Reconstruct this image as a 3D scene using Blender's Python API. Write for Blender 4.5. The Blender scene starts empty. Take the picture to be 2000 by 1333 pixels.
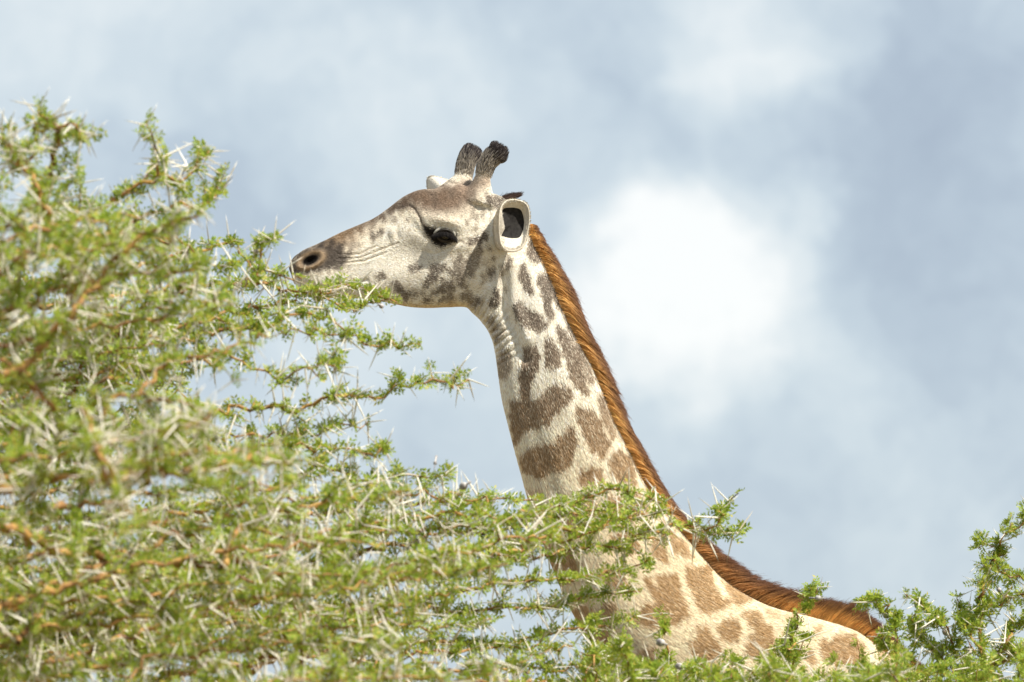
import bpy, bmesh, math, random
import numpy as np
from mathutils import Vector, Matrix
from mathutils.bvhtree import BVHTree

random.seed(7)
rng = np.random.default_rng(11)
S = bpy.context.scene
COL = S.collection
R = math.radians

# ------------------------------------------------------------------ camera
PITCH = R(5.3)
DIST = 16.667
FWD = np.array([0.0, math.cos(PITCH), math.sin(PITCH)])
RIGHT = np.array([1.0, 0.0, 0.0])
UPV = np.array([0.0, -math.sin(PITCH), math.cos(PITCH)])
P0 = np.array([0.0, 0.0, 3.45])
CAM = P0 - DIST * FWD
cd = bpy.data.cameras.new('camera')
cam = bpy.data.objects.new('camera', cd)
COL.objects.link(cam)
cam.location = CAM
cam.rotation_euler = (R(90) + PITCH, 0, 0)
cd.lens = 200
cd.sensor_width = 36
cd.clip_start = 0.5
cd.clip_end = 6000
cd.dof.use_dof = True
cd.dof.focus_distance = DIST - 0.12
cd.dof.aperture_fstop = 5.6
cd.dof.aperture_blades = 9
S.camera = cam

# ------------------------------------------------------------------ view, sun, sky
S.view_settings.view_transform = 'Standard'
S.view_settings.look = 'None'
S.view_settings.gamma = 1
S.view_settings.use_curve_mapping = False
S.view_settings.exposure = 0.74

SUN = np.array([0.50, -0.33, 0.79])
SUN /= np.linalg.norm(SUN)
sl = bpy.data.lights.new('sun', 'SUN')
sl.energy = 5.0
sl.angle = R(0.55)
sl.color = (1.0, 0.93, 0.80)
so = bpy.data.objects.new('sun', sl)
COL.objects.link(so)
so.rotation_euler = Vector(SUN).to_track_quat('Z', 'Y').to_euler()
so.location = (4, -6, 12)


def pix_dir(u, v):
    d = FWD + (u - 1000) / 2000 * 0.18 * RIGHT + (666.5 - v) / 2000 * 0.18 * UPV
    return d / np.linalg.norm(d)


W = bpy.data.worlds.new('World')
S.world = W
W.use_nodes = True
nt = W.node_tree
nt.nodes.clear()
N = nt.nodes.new
LK = nt.links.new


def math_node(tree, op, a, b=None, clamp=False):
    n = tree.nodes.new('ShaderNodeMath')
    n.operation = op
    n.use_clamp = clamp
    for i, x in enumerate((a, b)):
        if x is None:
            continue
        if isinstance(x, (int, float)):
            n.inputs[i].default_value = x
        else:
            tree.links.new(x, n.inputs[i])
    return n.outputs[0]


sky = N('ShaderNodeTexSky')
sky.sky_type = 'NISHITA'
sky.sun_disc = False
sky.sun_elevation = math.asin(SUN[2])
sky.sun_rotation = math.atan2(SUN[0], SUN[1])
tc = N('ShaderNodeTexCoord')
wn = N('ShaderNodeTexNoise')
wn.inputs['Scale'].default_value = 45
wn.inputs['Detail'].default_value = 5
wn.inputs['Roughness'].default_value = 0.55
LK(tc.outputs['Generated'], wn.inputs['Vector'])
ws = N('ShaderNodeVectorMath'); ws.operation = 'SUBTRACT'
LK(wn.outputs['Color'], ws.inputs[0]); ws.inputs[1].default_value = (.5, .5, .5)
wm = N('ShaderNodeVectorMath'); wm.operation = 'SCALE'
LK(ws.outputs[0], wm.inputs[0]); wm.inputs['Scale'].default_value = 0.040
wa = N('ShaderNodeVectorMath'); wa.operation = 'ADD'
LK(tc.outputs['Generated'], wa.inputs[0]); LK(wm.outputs[0], wa.inputs[1])
DIRW = wa.outputs[0]
fn = N('ShaderNodeTexNoise')
fn.inputs['Scale'].default_value = 22
fn.inputs['Detail'].default_value = 6
fn.inputs['Roughness'].default_value = 0.5
LK(DIRW, fn.inputs['Vector'])
acc = math_node(nt, 'MULTIPLY_ADD', fn.outputs['Fac'], 0.55)
acc.node.inputs[2].default_value = 0.175
f2n = N('ShaderNodeTexNoise')
f2n.inputs['Scale'].default_value = 75
f2n.inputs['Detail'].default_value = 7
f2n.inputs['Roughness'].default_value = 0.6
LK(DIRW, f2n.inputs['Vector'])
f2m = math_node(nt, 'MULTIPLY_ADD', f2n.outputs['Fac'], 0.46)
f2m.node.inputs[2].default_value = -0.23
acc = math_node(nt, 'ADD', acc, f2m)
CLOUDS = [(1370, 500, 240, .24), (1290, 430, 130, .10), (1470, 600, 240, .17), (1230, 600, 190, .10), (1320, 640, 280, .16), (1240, 520, 90, .06), (1520, 430, 110, .10), (1400, 760, 130, .12), (1180, 480, 80, .06),
          (1440, 70, 230, .26), (1620, -20, 200, .20), (1450, 130, 120, .10),
          (700, 250, 260, .17), (790, 170, 170, .08), (1070, 310, 100, .14), (40, 60, 330, .13), (330, 120, 240, .06),
          (1150, 800, 280, .13), (760, 700, 220, .13), (1050, 150, 180, .06), (1650, 1000, 260, .05),
          (1800, 310, 360, -.34), (1300, 720, 200, .10), (1150, 440, 150, -.17), (1320, 250, 200, -.15), (1930, 560, 200, -.10),
          (600, 60, 200, -.06), (900, 370, 170, -.14), (1200, 130, 130, -.08), (330, 330, 230, -.06),
          (860, 920, 190, -.14), (1350, 900, 220, -.09), (1750, 620, 160, -.05), (450, 430, 190, -.10), (1600, 1080, 200, -.06)]
for (cu, cv, cr, ca) in CLOUDS:
    dn = N('ShaderNodeVectorMath'); dn.operation = 'DISTANCE'
    LK(DIRW, dn.inputs[0]); dn.inputs[1].default_value = tuple(pix_dir(cu, cv))
    mr = N('ShaderNodeMapRange'); mr.interpolation_type = 'SMOOTHSTEP'
    mr.inputs['From Min'].default_value = 0.0
    mr.inputs['From Max'].default_value = cr * 1.45 * 9e-5
    mr.inputs['To Min'].default_value = ca
    mr.inputs['To Max'].default_value = 0
    LK(dn.outputs['Value'], mr.inputs['Value'])
    acc = math_node(nt, 'ADD', acc, mr.outputs[0])
cr_ = N('ShaderNodeValToRGB')
cr_.color_ramp.interpolation = 'B_SPLINE'
els = cr_.color_ramp.elements
els[0].position = 0.08; els[0].color = (.37, .44, .535, 1)
els[1].position = 1.0; els[1].color = (.92, .93, .92, 1)
for p, c in ((.32, (.465, .55, .635, 1)), (.52, (.575, .66, .72, 1)), (.70, (.68, .745, .78, 1)), (.86, (.81, .845, .855, 1))):
    e = els.new(p); e.color = c
LK(acc, cr_.inputs[0])
cs = N('ShaderNodeVectorMath'); cs.operation = 'SCALE'
LK(cr_.outputs[0], cs.inputs[0]); cs.inputs['Scale'].default_value = 6.62
mx = N('ShaderNodeMix'); mx.data_type = 'RGBA'
mx.inputs['Factor'].default_value = 0.93
LK(sky.outputs[0], mx.inputs['A']); LK(cs.outputs[0], mx.inputs['B'])
bg = N('ShaderNodeBackground')
bg.inputs['Strength'].default_value = 0.1
LK(mx.outputs['Result'], bg.inputs['Color'])
wo = N('ShaderNodeOutputWorld')
LK(bg.outputs[0], wo.inputs[0])


# ------------------------------------------------------------------ helpers
def at(u, v, y):
    """pixel of the 2000 px photograph -> world point at depth y (vectorised)"""
    u = np.asarray(u, float); v = np.asarray(v, float); y = np.asarray(y, float)
    a = (u - 1000) * 9e-5; b = (666.5 - v) * 9e-5
    dx = a
    dy = FWD[1] + b * UPV[1]
    dz = FWD[2] + b * UPV[2]
    t = (y - CAM[1]) / dy
    return np.stack([CAM[0] + t * dx, y + 0 * t, CAM[2] + t * dz], -1)


def proj(P):
    d = P - CAM
    z = d @ FWD
    return 1000 + (d @ RIGHT) / z / 9e-5, 666.5 - (d @ UPV) / z / 9e-5


def sstep(a, b, x):
    t = np.clip((x - a) / (b - a), 0, 1)
    return t * t * (3 - 2 * t)


def catmull(P, k):
    P = np.asarray(P, float)
    n = len(P)
    Q = np.vstack([2 * P[0] - P[1], P, 2 * P[-1] - P[-2]])
    out = []
    for i in range(n - 1):
        a, b, c, d = Q[i:i + 4]
        for j in range(k):
            t = j / k
            out.append(.5 * (2 * b + (c - a) * t + (2 * a - 5 * b + 4 * c - d) * t * t + (3 * b - a - 3 * c + d) * t ** 3))
    out.append(P[-1])
    return np.array(out)


def mesh_np(name, V, F):
    """V (n,3), F (m,k) uniform polygons"""
    me = bpy.data.meshes.new(name)
    V = np.ascontiguousarray(V, np.float32); F = np.ascontiguousarray(F, np.int32)
    m, k = F.shape
    me.vertices.add(len(V)); me.vertices.foreach_set('co', V.ravel())
    me.loops.add(m * k); me.loops.foreach_set('vertex_index', F.ravel())
    me.polygons.add(m)
    me.polygons.foreach_set('loop_start', np.arange(m, dtype=np.int32) * k)
    me.polygons.foreach_set('loop_total', np.full(m, k, np.int32))
    me.update(calc_edges=True)
    return me


def link(name, data, mat=None, parent=None, smooth=True):
    o = bpy.data.objects.new(name, data)
    COL.objects.link(o)
    if mat is not None and hasattr(data, 'materials') and len(data.materials) == 0:
        data.materials.append(mat)
    if smooth and isinstance(data, bpy.types.Mesh):
        data.polygons.foreach_set('use_smooth', np.ones(len(data.polygons), bool))
    if parent is not None:
        o.parent = parent
        o.matrix_parent_inverse = parent.matrix_world.inverted() if False else o.matrix_parent_inverse
    return o


def thing(name, label, cat, group=None):
    o = bpy.data.objects.new(name, None)
    COL.objects.link(o)
    o['label'] = label; o['category'] = cat
    if group:
        o['group'] = group
    return o


def new_mat(name):
    m = bpy.data.materials.new(name)
    m.use_nodes = True
    b = m.node_tree.nodes['Principled BSDF']
    return m, m.node_tree, b


def ramp(tree, fac, stops):
    r = tree.nodes.new('ShaderNodeValToRGB')
    e = r.color_ramp.elements
    e[0].position, e[0].color = stops[0][0], (*stops[0][1], 1)
    e[1].position, e[1].color = stops[-1][0], (*stops[-1][1], 1)
    for p, c in stops[1:-1]:
        x = e.new(p); x.color = (*c, 1)
    tree.links.new(fac, r.inputs[0])
    return r.outputs[0]


def noise(tree, scale, detail=4, rough=.55, coord='Object'):
    t = tree.nodes.new('ShaderNodeTexCoord')
    n = tree.nodes.new('ShaderNodeTexNoise')
    n.inputs['Scale'].default_value = scale; n.inputs['Detail'].default_value = detail
    n.inputs['Roughness'].default_value = rough
    tree.links.new(t.outputs[coord], n.inputs['Vector'])
    return n.outputs['Fac']


def mixc(tree, fac, a, b, mode='MIX'):
    n = tree.nodes.new('ShaderNodeMix'); n.data_type = 'RGBA'; n.blend_type = mode
    for key, x in (('Factor', fac), ('A', a), ('B', b)):
        if isinstance(x, (int, float)):
            n.inputs[key].default_value = x
        elif isinstance(x, tuple):
            n.inputs[key].default_value = (*x, 1)
        else:
            tree.links.new(x, n.inputs[key])
    return n.outputs['Result']


# ------------------------------------------------------------------ materials
def attr_mat(name, rough=.75, spec=.15, bump=0.0):
    m, t, b = new_mat(name)
    a = t.nodes.new('ShaderNodeAttribute'); a.attribute_name = 'coat'
    t.links.new(a.outputs['Color'], b.inputs['Base Color'])
    b.inputs['Roughness'].default_value = rough
    b.inputs['Specular IOR Level'].default_value = spec
    if bump:
        bp = t.nodes.new('ShaderNodeBump'); bp.inputs['Strength'].default_value = .6; bp.inputs['Distance'].default_value = bump
        t.links.new(noise(t, 260, 3), bp.inputs['Height'])
        t.links.new(bp.outputs[0], b.inputs['Normal'])
    return m


M_SKIN = attr_mat('giraffe_coat', .8, .1, .003)
M_FUR = attr_mat('giraffe_hair', .6, .18)


def plain_mat(name, c0, c1, scale, rough=.7, spec=.2, bump=0.0):
    m, t, b = new_mat(name)
    f = noise(t, scale)
    t.links.new(ramp(t, f, [(.3, c0), (.7, c1)]), b.inputs['Base Color'])
    b.inputs['Roughness'].default_value = rough
    b.inputs['Specular IOR Level'].default_value = spec
    if bump:
        bp = t.nodes.new('ShaderNodeBump'); bp.inputs['Distance'].default_value = bump
        t.links.new(f, bp.inputs['Height']); t.links.new(bp.outputs[0], b.inputs['Normal'])
    return m


M_EYE = plain_mat('eye_dark', (.006, .004, .003), (.02, .012, .008), 90, .07, .6)
M_LID = plain_mat('eyelid_skin', (.42, .40, .36), (.55, .53, .48), 120, .7)
M_LIDD = plain_mat('dark_eyelid_skin', (.012, .010, .009), (.03, .025, .02), 120, .5)
M_EAROUT = plain_mat('ear_hair', (.55, .50, .42), (.68, .64, .57), 160, .8, .1, .002)
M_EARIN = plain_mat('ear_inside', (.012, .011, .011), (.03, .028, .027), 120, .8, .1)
M_KNOB = plain_mat('dark_horn_skin', (.03, .022, .02), (.08, .06, .055), 120, .8, .1)


def leaf_mat(name, cols, trans=.45):
    m, t, b = new_mat(name)
    g = t.nodes.new('ShaderNodeNewGeometry')
    c = ramp(t, g.outputs['Random Per Island'], cols)
    f = noise(t, 5.0, 2)
    c = mixc(t, math_node(t, 'MULTIPLY', f, .55), c, (.22, .29, .03))
    t.links.new(c, b.inputs['Base Color'])
    b.inputs['Roughness'].default_value = .5
    b.inputs['Specular IOR Level'].default_value = .3
    tr = t.nodes.new('ShaderNodeBsdfTranslucent')
    t.links.new(mixc(t, .5, c, (.45, .56, .06)), tr.inputs['Color'])
    ms = t.nodes.new('ShaderNodeMixShader'); ms.inputs[0].default_value = trans
    out = t.nodes['Material Output']
    t.links.new(b.outputs[0], ms.inputs[1]); t.links.new(tr.outputs[0], ms.inputs[2])
    t.links.new(ms.outputs[0], out.inputs['Surface'])
    return m


LEAFC = [(0, (.105, .18, .026)), (.3, (.22, .335, .042)), (.6, (.34, .44, .062)), (.84, (.48, .51, .11)), (1, (.64, .46, .09))]
M_LEAF = leaf_mat('acacia_leaf', LEAFC)


def thorn_mat():
    m, t, b = new_mat('acacia_thorn')
    g = t.nodes.new('ShaderNodeNewGeometry')
    c = ramp(t, g.outputs['Random Per Island'], [(0, (.34, .29, .20)), (.2, (.60, .56, .46)), (.7, (.74, .71, .63)), (1, (.80, .78, .73))])
    c = mixc(t, math_node(t, 'MULTIPLY', noise(t, 60, 3), .4), c, (.42, .36, .24))
    t.links.new(c, b.inputs['Base Color']); b.inputs['Roughness'].default_value = .5
    return m


M_THORN = thorn_mat()


def bark_mat():
    m, t, b = new_mat('acacia_bark')
    f = noise(t, 28, 5, .65)
    c = ramp(t, f, [(.25, (.085, .042, .02)), (.45, (.22, .11, .035)), (.6, (.40, .23, .06)), (.8, (.38, .29, .12))])
    t.links.new(c, b.inputs['Base Color']); b.inputs['Roughness'].default_value = .75
    bp = t.nodes.new('ShaderNodeBump'); bp.inputs['Distance'].default_value = .004
    t.links.new(f, bp.inputs['Height']); t.links.new(bp.outputs[0], b.inputs['Normal'])
    return m


M_BARK = bark_mat()
M_TWIG = plain_mat('acacia_twig', (.13, .065, .03), (.30, .21, .06), 20, .7, .2)
M_GALL = plain_mat('gall_skin', (.09, .075, .085), (.50, .48, .47), 55, .6, .2, .003)
M_GROUND = plain_mat('dry_savanna_soil', (.16, .115, .06), (.27, .21, .11), .7, .95, .05, .02)

# ------------------------------------------------------------------ ground
bm = bmesh.new()
bmesh.ops.create_grid(bm, x_segments=40, y_segments=40, size=3000)
me = bpy.data.meshes.new('ground'); bm.to_mesh(me); bm.free()
g = link('ground', me, M_GROUND, smooth=False)
g['kind'] = 'structure'

# ------------------------------------------------------------------ giraffe: body
YAW = R(16)
LH = np.array([math.sin(YAW), -math.cos(YAW), 0.0])     # near-side direction of the head
LB = np.array([0.0, -1.0, 0.0])


def ymid(u):
    return np.where(np.asarray(u) < 1000, -(1000 - np.asarray(u)) * .0015 * math.tan(YAW), 0.0)


def loft(rows, k, lat, bm, nseg=28):
    """rows: (Tu,Tv,Bu,Bv,halfwidth,power,egg)"""
    A = catmull(np.array(rows, float), k)
    T = at(A[:, 0], A[:, 1], ymid(A[:, 0])); B = at(A[:, 2], A[:, 3], ymid(A[:, 2]))
    th = np.linspace(0, 2 * np.pi, nseg, endpoint=False)
    rings = []
    for i in range(len(A)):
        c, s = np.cos(th), np.sin(th)
        p = A[i, 5]
        cc = np.sign(c) * np.abs(c) ** (2 / p); ss = np.sign(s) * np.abs(s) ** (2 / p)
        w = A[i, 4] * (1 + A[i, 6] * cc)
        M = (T[i] + B[i]) / 2; H = (T[i] - B[i]) / 2
        pts = M + cc[:, None] * H + (ss * w)[:, None] * lat
        rings.append([bm.verts.new(q) for q in pts])
    for a, b in zip(rings[:-1], rings[1:]):
        for j in range(nseg):
            bm.faces.new((a[j], a[(j + 1) % nseg], b[(j + 1) % nseg], b[j]))
    bm.faces.new(rings[0][::-1]); bm.faces.new(rings[-1])


def tube3(pts, rad, k, bm, nseg=16):
    A = catmull(np.column_stack([np.array(pts, float), np.array(rad, float)]), k)
    rings = []
    P = A[:, :3]
    T = np.gradient(P, axis=0); T /= np.linalg.norm(T, axis=1)[:, None]
    ref = np.array([0, 1, 0.0]) if abs(T[0][1]) < .8 else np.array([1.0, 0, 0])
    for i in range(len(A)):
        x = np.cross(T[i], ref); x /= np.linalg.norm(x); y = np.cross(T[i], x)
        th = np.linspace(0, 2 * np.pi, nseg, endpoint=False)
        pts_ = P[i] + A[i, 3] * (np.cos(th)[:, None] * x + np.sin(th)[:, None] * y)
        rings.append([bm.verts.new(q) for q in pts_])
    for a, b in zip(rings[:-1], rings[1:]):
        for j in range(nseg):
            bm.faces.new((a[j], a[(j + 1) % nseg], b[(j + 1) % nseg], b[j]))
    bm.faces.new(rings[0][::-1]); bm.faces.new(rings[-1])


HEAD = [(570, 516, 575, 536, .018, 2, 0), (574, 507, 580, 556, .034, 2.2, -.05), (590, 491, 588, 570, .046, 2.3, -.05),
        (612, 481, 606, 579, .051, 2.3, -.06), (636, 470, 630, 584, .051, 2.2, -.05), (666, 455, 662, 581, .049, 2.2, 0),
        (702, 440, 705, 583, .052, 2.2, 0), (732, 426.5, 740, 587, .057, 2.2, .05), (760, 407, 772, 594, .064, 2.2, .12),
        (789, 385, 805, 600, .072, 2.2, .16), (819, 372, 838, 601.5, .080, 2.2, .16), (850, 370.5, 870, 600, .085, 2.2, .15),
        (885, 361, 900, 599, .085, 2.2, .12), (920, 368, 930, 598, .082, 2.2, .1), (955, 377, 955, 580, .076, 2.1, .1),
        (985, 388, 980, 550, .07, 2, .05), (1010, 402, 1003, 520, .058, 2, 0), (1030, 430, 1022, 500, .03, 2, 0)]
NECK = [(1020, 418, 955, 470, .04, 2, 0), (1033, 446, 930, 530, .058, 2, 0), (1047, 480, 913, 594, .064, 2.1, 0),
        (1066, 518, 937, 624, .066, 2.1, 0), (1084, 558, 956, 650, .068, 2.1, 0), (1100, 602, 967, 682, .071, 2.1, 0),
        (1124, 657, 974, 725, .076, 2.1, 0), (1152, 710, 982, 778, .081, 2.1, 0), (1177, 768, 992, 821, .087, 2.1, -.03),
        (1200, 824, 1004, 868, .094, 2.1, -.05), (1227, 878, 1018, 920, .102, 2.1, -.08), (1260, 945, 1036, 985, .112, 2.1, -.1),
        (1302, 1005, 1055, 1040, .124, 2.1, -.12), (1352, 1067, 1080, 1105, .14, 2.1, -.14), (1417, 1138, 1110, 1175, .16, 2.1, -.16),
        (1500, 1186, 1145, 1240, .185, 2.1, -.18), (1590, 1210, 1185, 1310, .21, 2.1, -.2), (1672, 1236, 1230, 1400, .235, 2.1, -.2),
        (1735, 1281, 1300, 1520, .26, 2.1, -.18), (1800, 1320, 1400, 1630, .29, 2.1, -.15), (1900, 1375, 1560, 1690, .32, 2.1, -.12),
        (2020, 1430, 1760, 1725, .33, 2.1, -.1), (2150, 1500, 1990, 1740, .32, 2.1, -.05), (2260, 1570, 2170, 1740, .27, 2.1, 0),
        (2320, 1640, 2280, 1730, .16, 2, 0)]
bm = bmesh.new()
loft(HEAD, 4, LH, bm)
loft(NECK, 4, LB, bm, 32)
# ossicone bases grow out of the skull
hb = lambda u, v, off: at(u, v, ymid(u)) + LH * off
tube3([hb(925, 400, .035), hb(931, 372, .040), hb(935, 350, .044), hb(941, 328, .048), hb(952, 310, .052)], [.058, .034, .0215, .018, .016], 4, bm)
tube3([hb(912, 400, -.035), hb(912, 370, -.04), hb(912, 350, -.045), hb(917, 325, -.048), hb(925, 308, -.05)], [.058, .040, .027, .020, .016], 4, bm)
tube3([hb(850, 385, -.02), hb(875, 376, -.03), hb(897, 360, -.04), hb(912, 340, -.046)], [.02, .026, .026, .018], 4, bm)
# legs and tail, below the frame
def Gp(u, z, y):
    p = at(u, 1500, 0); return (p[0], y, z)
for sy in (-1, 1):
    tube3([Gp(1430, 2.35, .17 * sy), Gp(1420, 1.9, .19 * sy), Gp(1415, 1.5, .17 * sy), Gp(1418, 1.02, .15 * sy), Gp(1420, .9, .15 * sy), Gp(1420, .55, .14 * sy), Gp(1418, .2, .14 * sy), Gp(1410, .1, .14 * sy), Gp(1400, .0, .14 * sy)],
          [.14, .115, .085, .066, .064, .043, .045, .055, .075], 3, bm)
    tube3([Gp(2200, 1.98, .14 * sy), Gp(2205, 1.8, .17 * sy), Gp(2170, 1.5, .16 * sy), Gp(2235, 1.0, .15 * sy), Gp(2240, .88, .15 * sy), Gp(2215, .5, .14 * sy), Gp(2200, .2, .14 * sy), Gp(2190, .1, .14 * sy), Gp(2178, .0, .14 * sy)],
          [.15, .16, .105, .062, .06, .042, .045, .055, .072], 3, bm)
tube3([Gp(2290, 2.05, 0), Gp(2335, 1.95, 0), Gp(2350, 1.6, 0), Gp(2345, 1.1, 0)], [.05, .035, .022, .02], 4, bm)
bmesh.ops.recalc_face_normals(bm, faces=bm.faces)
me = bpy.data.meshes.new('raw'); bm.to_mesh(me); bm.free()
tmp = bpy.data.objects.new('raw', me); COL.objects.link(tmp)
md = tmp.modifiers.new('r', 'REMESH'); md.mode = 'VOXEL'; md.voxel_size = .0062
md = tmp.modifiers.new('s', 'SMOOTH'); md.factor = .5; md.iterations = 9
dg = bpy.context.evaluated_depsgraph_get()
body = bpy.data.meshes.new_from_object(tmp.evaluated_get(dg))
bpy.data.objects.remove(tmp); bpy.data.meshes.remove(me)
# finer mesh on the head
bm = bmesh.new(); bm.from_mesh(body); bm.verts.ensure_lookup_table()
co = np.empty(len(bm.verts) * 3, np.float32); body.vertices.foreach_get('co', co); co = co.reshape(-1, 3).astype(float)
u, v = proj(co)
sel = ((u < 1060) & (v < 660))
edges = [e for e in bm.edges if sel[e.verts[0].index] and sel[e.verts[1].index]]
bmesh.ops.subdivide_edges(bm, edges=edges, cuts=1, use_grid_fill=True, smooth=0)
bmesh.ops.triangulate(bm, faces=[f for f in bm.faces if len(f.verts) > 4])
bm.to_mesh(body); bm.free()
body.name = 'body'


def get_co(me):
    a = np.empty(len(me.vertices) * 3, np.float32); me.vertices.foreach_get('co', a); return a.reshape(-1, 3).astype(float)


def get_no(me):
    me.update()
    a = np.empty(len(me.vertices) * 3, np.float32); me.vertices.foreach_get('normal', a); return a.reshape(-1, 3).astype(float)


def lap_smooth(me, P, mask, it, f=.5):
    E = np.empty(len(me.edges) * 2, np.int32); me.edges.foreach_get('vertices', E); E = E.reshape(-1, 2)
    E = E[mask[E[:, 0]] | mask[E[:, 1]]]
    cnt = np.bincount(E.ravel(), minlength=len(P)).astype(float)
    for _ in range(it):
        s = np.zeros_like(P)
        for c in range(3):
            s[:, c] = np.bincount(E[:, 0], P[E[:, 1], c], len(P)) + np.bincount(E[:, 1], P[E[:, 0], c], len(P))
        ok = mask & (cnt > 0)
        P[ok] += f * (s[ok] / cnt[ok][:, None] - P[ok])
    return P


co = get_co(body)
u, v = proj(co)
co = lap_smooth(body, co, (u < 1070) & (v < 680), 5)
body.vertices.foreach_set('co', co.astype(np.float32).ravel())
no = get_no(body)
XH = at(1000, 500, 0)[0]


def near_side(P):
    """mirror far-side points to the near side (plane of symmetry); returns mirrored points and lateral offset"""
    head = P[:, 0] < XH
    lat = np.where(head, (P - np.array([XH, 0, 0])) @ LH, -P[:, 1])
    Lm = np.where(head[:, None], LH, LB)
    far = lat < 0
    Q = P.copy()
    Q[far] -= 2 * lat[far][:, None] * Lm[far]
    return Q, lat


def gauss(u, v, cu, cv, ru, rv, ang=0):
    a = R(ang); du, dv = u - cu, v - cv
    x = du * math.cos(a) + dv * math.sin(a); y = -du * math.sin(a) + dv * math.cos(a)
    return np.exp(-((x / ru) ** 2 + (y / rv) ** 2))


def line_dist(u, v, pts):
    d = np.full(len(u), 1e9); s = np.zeros(len(u)); L = 0
    for (a, b), (c, e) in zip(pts[:-1], pts[1:]):
        l2 = (c - a) ** 2 + (e - b) ** 2
        t = np.clip(((u - a) * (c - a) + (v - b) * (e - b)) / l2, 0, 1)
        dd = np.hypot(u - a - t * (c - a), v - b - t * (e - b))
        m = dd < d
        d[m] = dd[m]; s[m] = L + t[m] * math.sqrt(l2)
        L += math.sqrt(l2)
    return d, s


THROAT = [(895, 596), (914, 599), (938, 625), (956, 650), (967, 682), (974, 722)]


def sculpt(u, v):
    d = np.zeros(len(u))
    B = [(872, 440, 52, 34, 0, .017), (835, 505, 55, 34, 10, -.009), (869, 461, 22, 13, 12, -.013), (868, 434, 30, 8, 12, .009), (822, 452, 34, 11, 40, -.006),
         (796, 492, 55, 32, -20, -.009), (885, 535, 62, 50, -20, .010), (604, 509, 14, 6.5, -25, -.020), (612, 522, 46, 42, 0, .006),
         (765, 455, 7, 10, 0, .006), (775, 458, 6, 10, 0, -.003), (965, 455, 26, 46, 0, .006), (700, 530, 50, 30, -20, -.004), (905, 480, 36, 14, 10, .006),
         (805, 395, 34, 12, -35, .006), (1120, 780, 60, 120, 20, .004)]
    for (a, b, ru, rv, an, am) in B:
        d += am * gauss(u, v, a, b, ru, rv, an)
    a = R(-25); du, dv = u - 606, v - 508.5
    x = du * math.cos(a) + dv * math.sin(a); y = -du * math.sin(a) + dv * math.cos(a)
    rr = np.hypot(x / 25, y / 13.5)
    d += .0075 * np.exp(-((rr - 1) / .26) ** 2)
    dl, s = line_dist(u, v, [(800, 404), (812, 412), (822, 434), (830, 448)]); d -= .004 * np.exp(-(dl / 4) ** 2)
    dl, s = line_dist(u, v, [(582, 553), (620, 560), (690, 556), (716, 548)]); d -= .006 * np.exp(-(dl / 4) ** 2)
    dl, s = line_dist(u, v, [(984, 540), (985, 600), (1006, 650), (1024, 700)]); d -= .014 * np.exp(-(dl / 10) ** 2)
    dl, s = line_dist(u, v, [(1000, 520), (1003, 600), (1030, 660)]); d += .009 * np.exp(-(dl / 13) ** 2)
    dl, s = line_dist(u, v, [(1030, 520), (1062, 640), (1105, 780), (1150, 900)]); d += .006 * np.exp(-(dl / 22) ** 2)
    dl, s = line_dist(u, v, [(1008, 700), (1030, 800), (1060, 900), (1090, 1000)]); d -= .006 * np.exp(-(dl / 20) ** 2)
    dl, s = line_dist(u, v, [(826, 490), (850, 497), (880, 482), (905, 470)]); d -= .003 * np.exp(-(dl / 3.5) ** 2)
    for ln in ([(660, 505), (700, 503), (740, 488), (775, 474)], [(670, 513), (710, 509), (750, 494)], [(655, 497), (700, 496), (735, 480)]):
        dl, s = line_dist(u, v, ln); d -= .0022 * np.exp(-(dl / 2.6) ** 2)
    dl, s = line_dist(u, v, THROAT)
    d += .0034 * np.sin(2 * np.pi * (s + .35 * dl) / 11.5) * sstep(60, 22, dl) * sstep(8, 25, s) * sstep(150, 118, s)
    dl, s = line_dist(u, v, [(955, 405), (953, 430), (956, 455)]); d -= .004 * np.exp(-(dl / 4) ** 2)
    return d


Q, lat = near_side(co)
u, v = proj(Q)
top = (v < 1300)
amt = sculpt(u, v) * sstep(.006, .03, np.abs(lat))
amt[~top] = 0
co = co + no * amt[:, None]
body.vertices.foreach_set('co', co.astype(np.float32).ravel())
no = get_no(body)
BT = np.empty(0)
body.calc_loop_triangles()
tri = np.empty(len(body.loop_triangles) * 3, np.int32); body.loop_triangles.foreach_get('vertices', tri); tri = tri.reshape(-1, 3)
bvh = BVHTree.FromPolygons([tuple(p) for p in co.astype(np.float32).tolist()], tri.tolist())


def hit(u, v):
    d = pix_dir(u, v)
    loc, nrm, i, dist = bvh.ray_cast(Vector(CAM), Vector(d), 60)
    return (np.array(loc), np.array(nrm)) if loc is not None else (at(u, v, -.08), np.array([0, -1.0, 0]))


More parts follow.
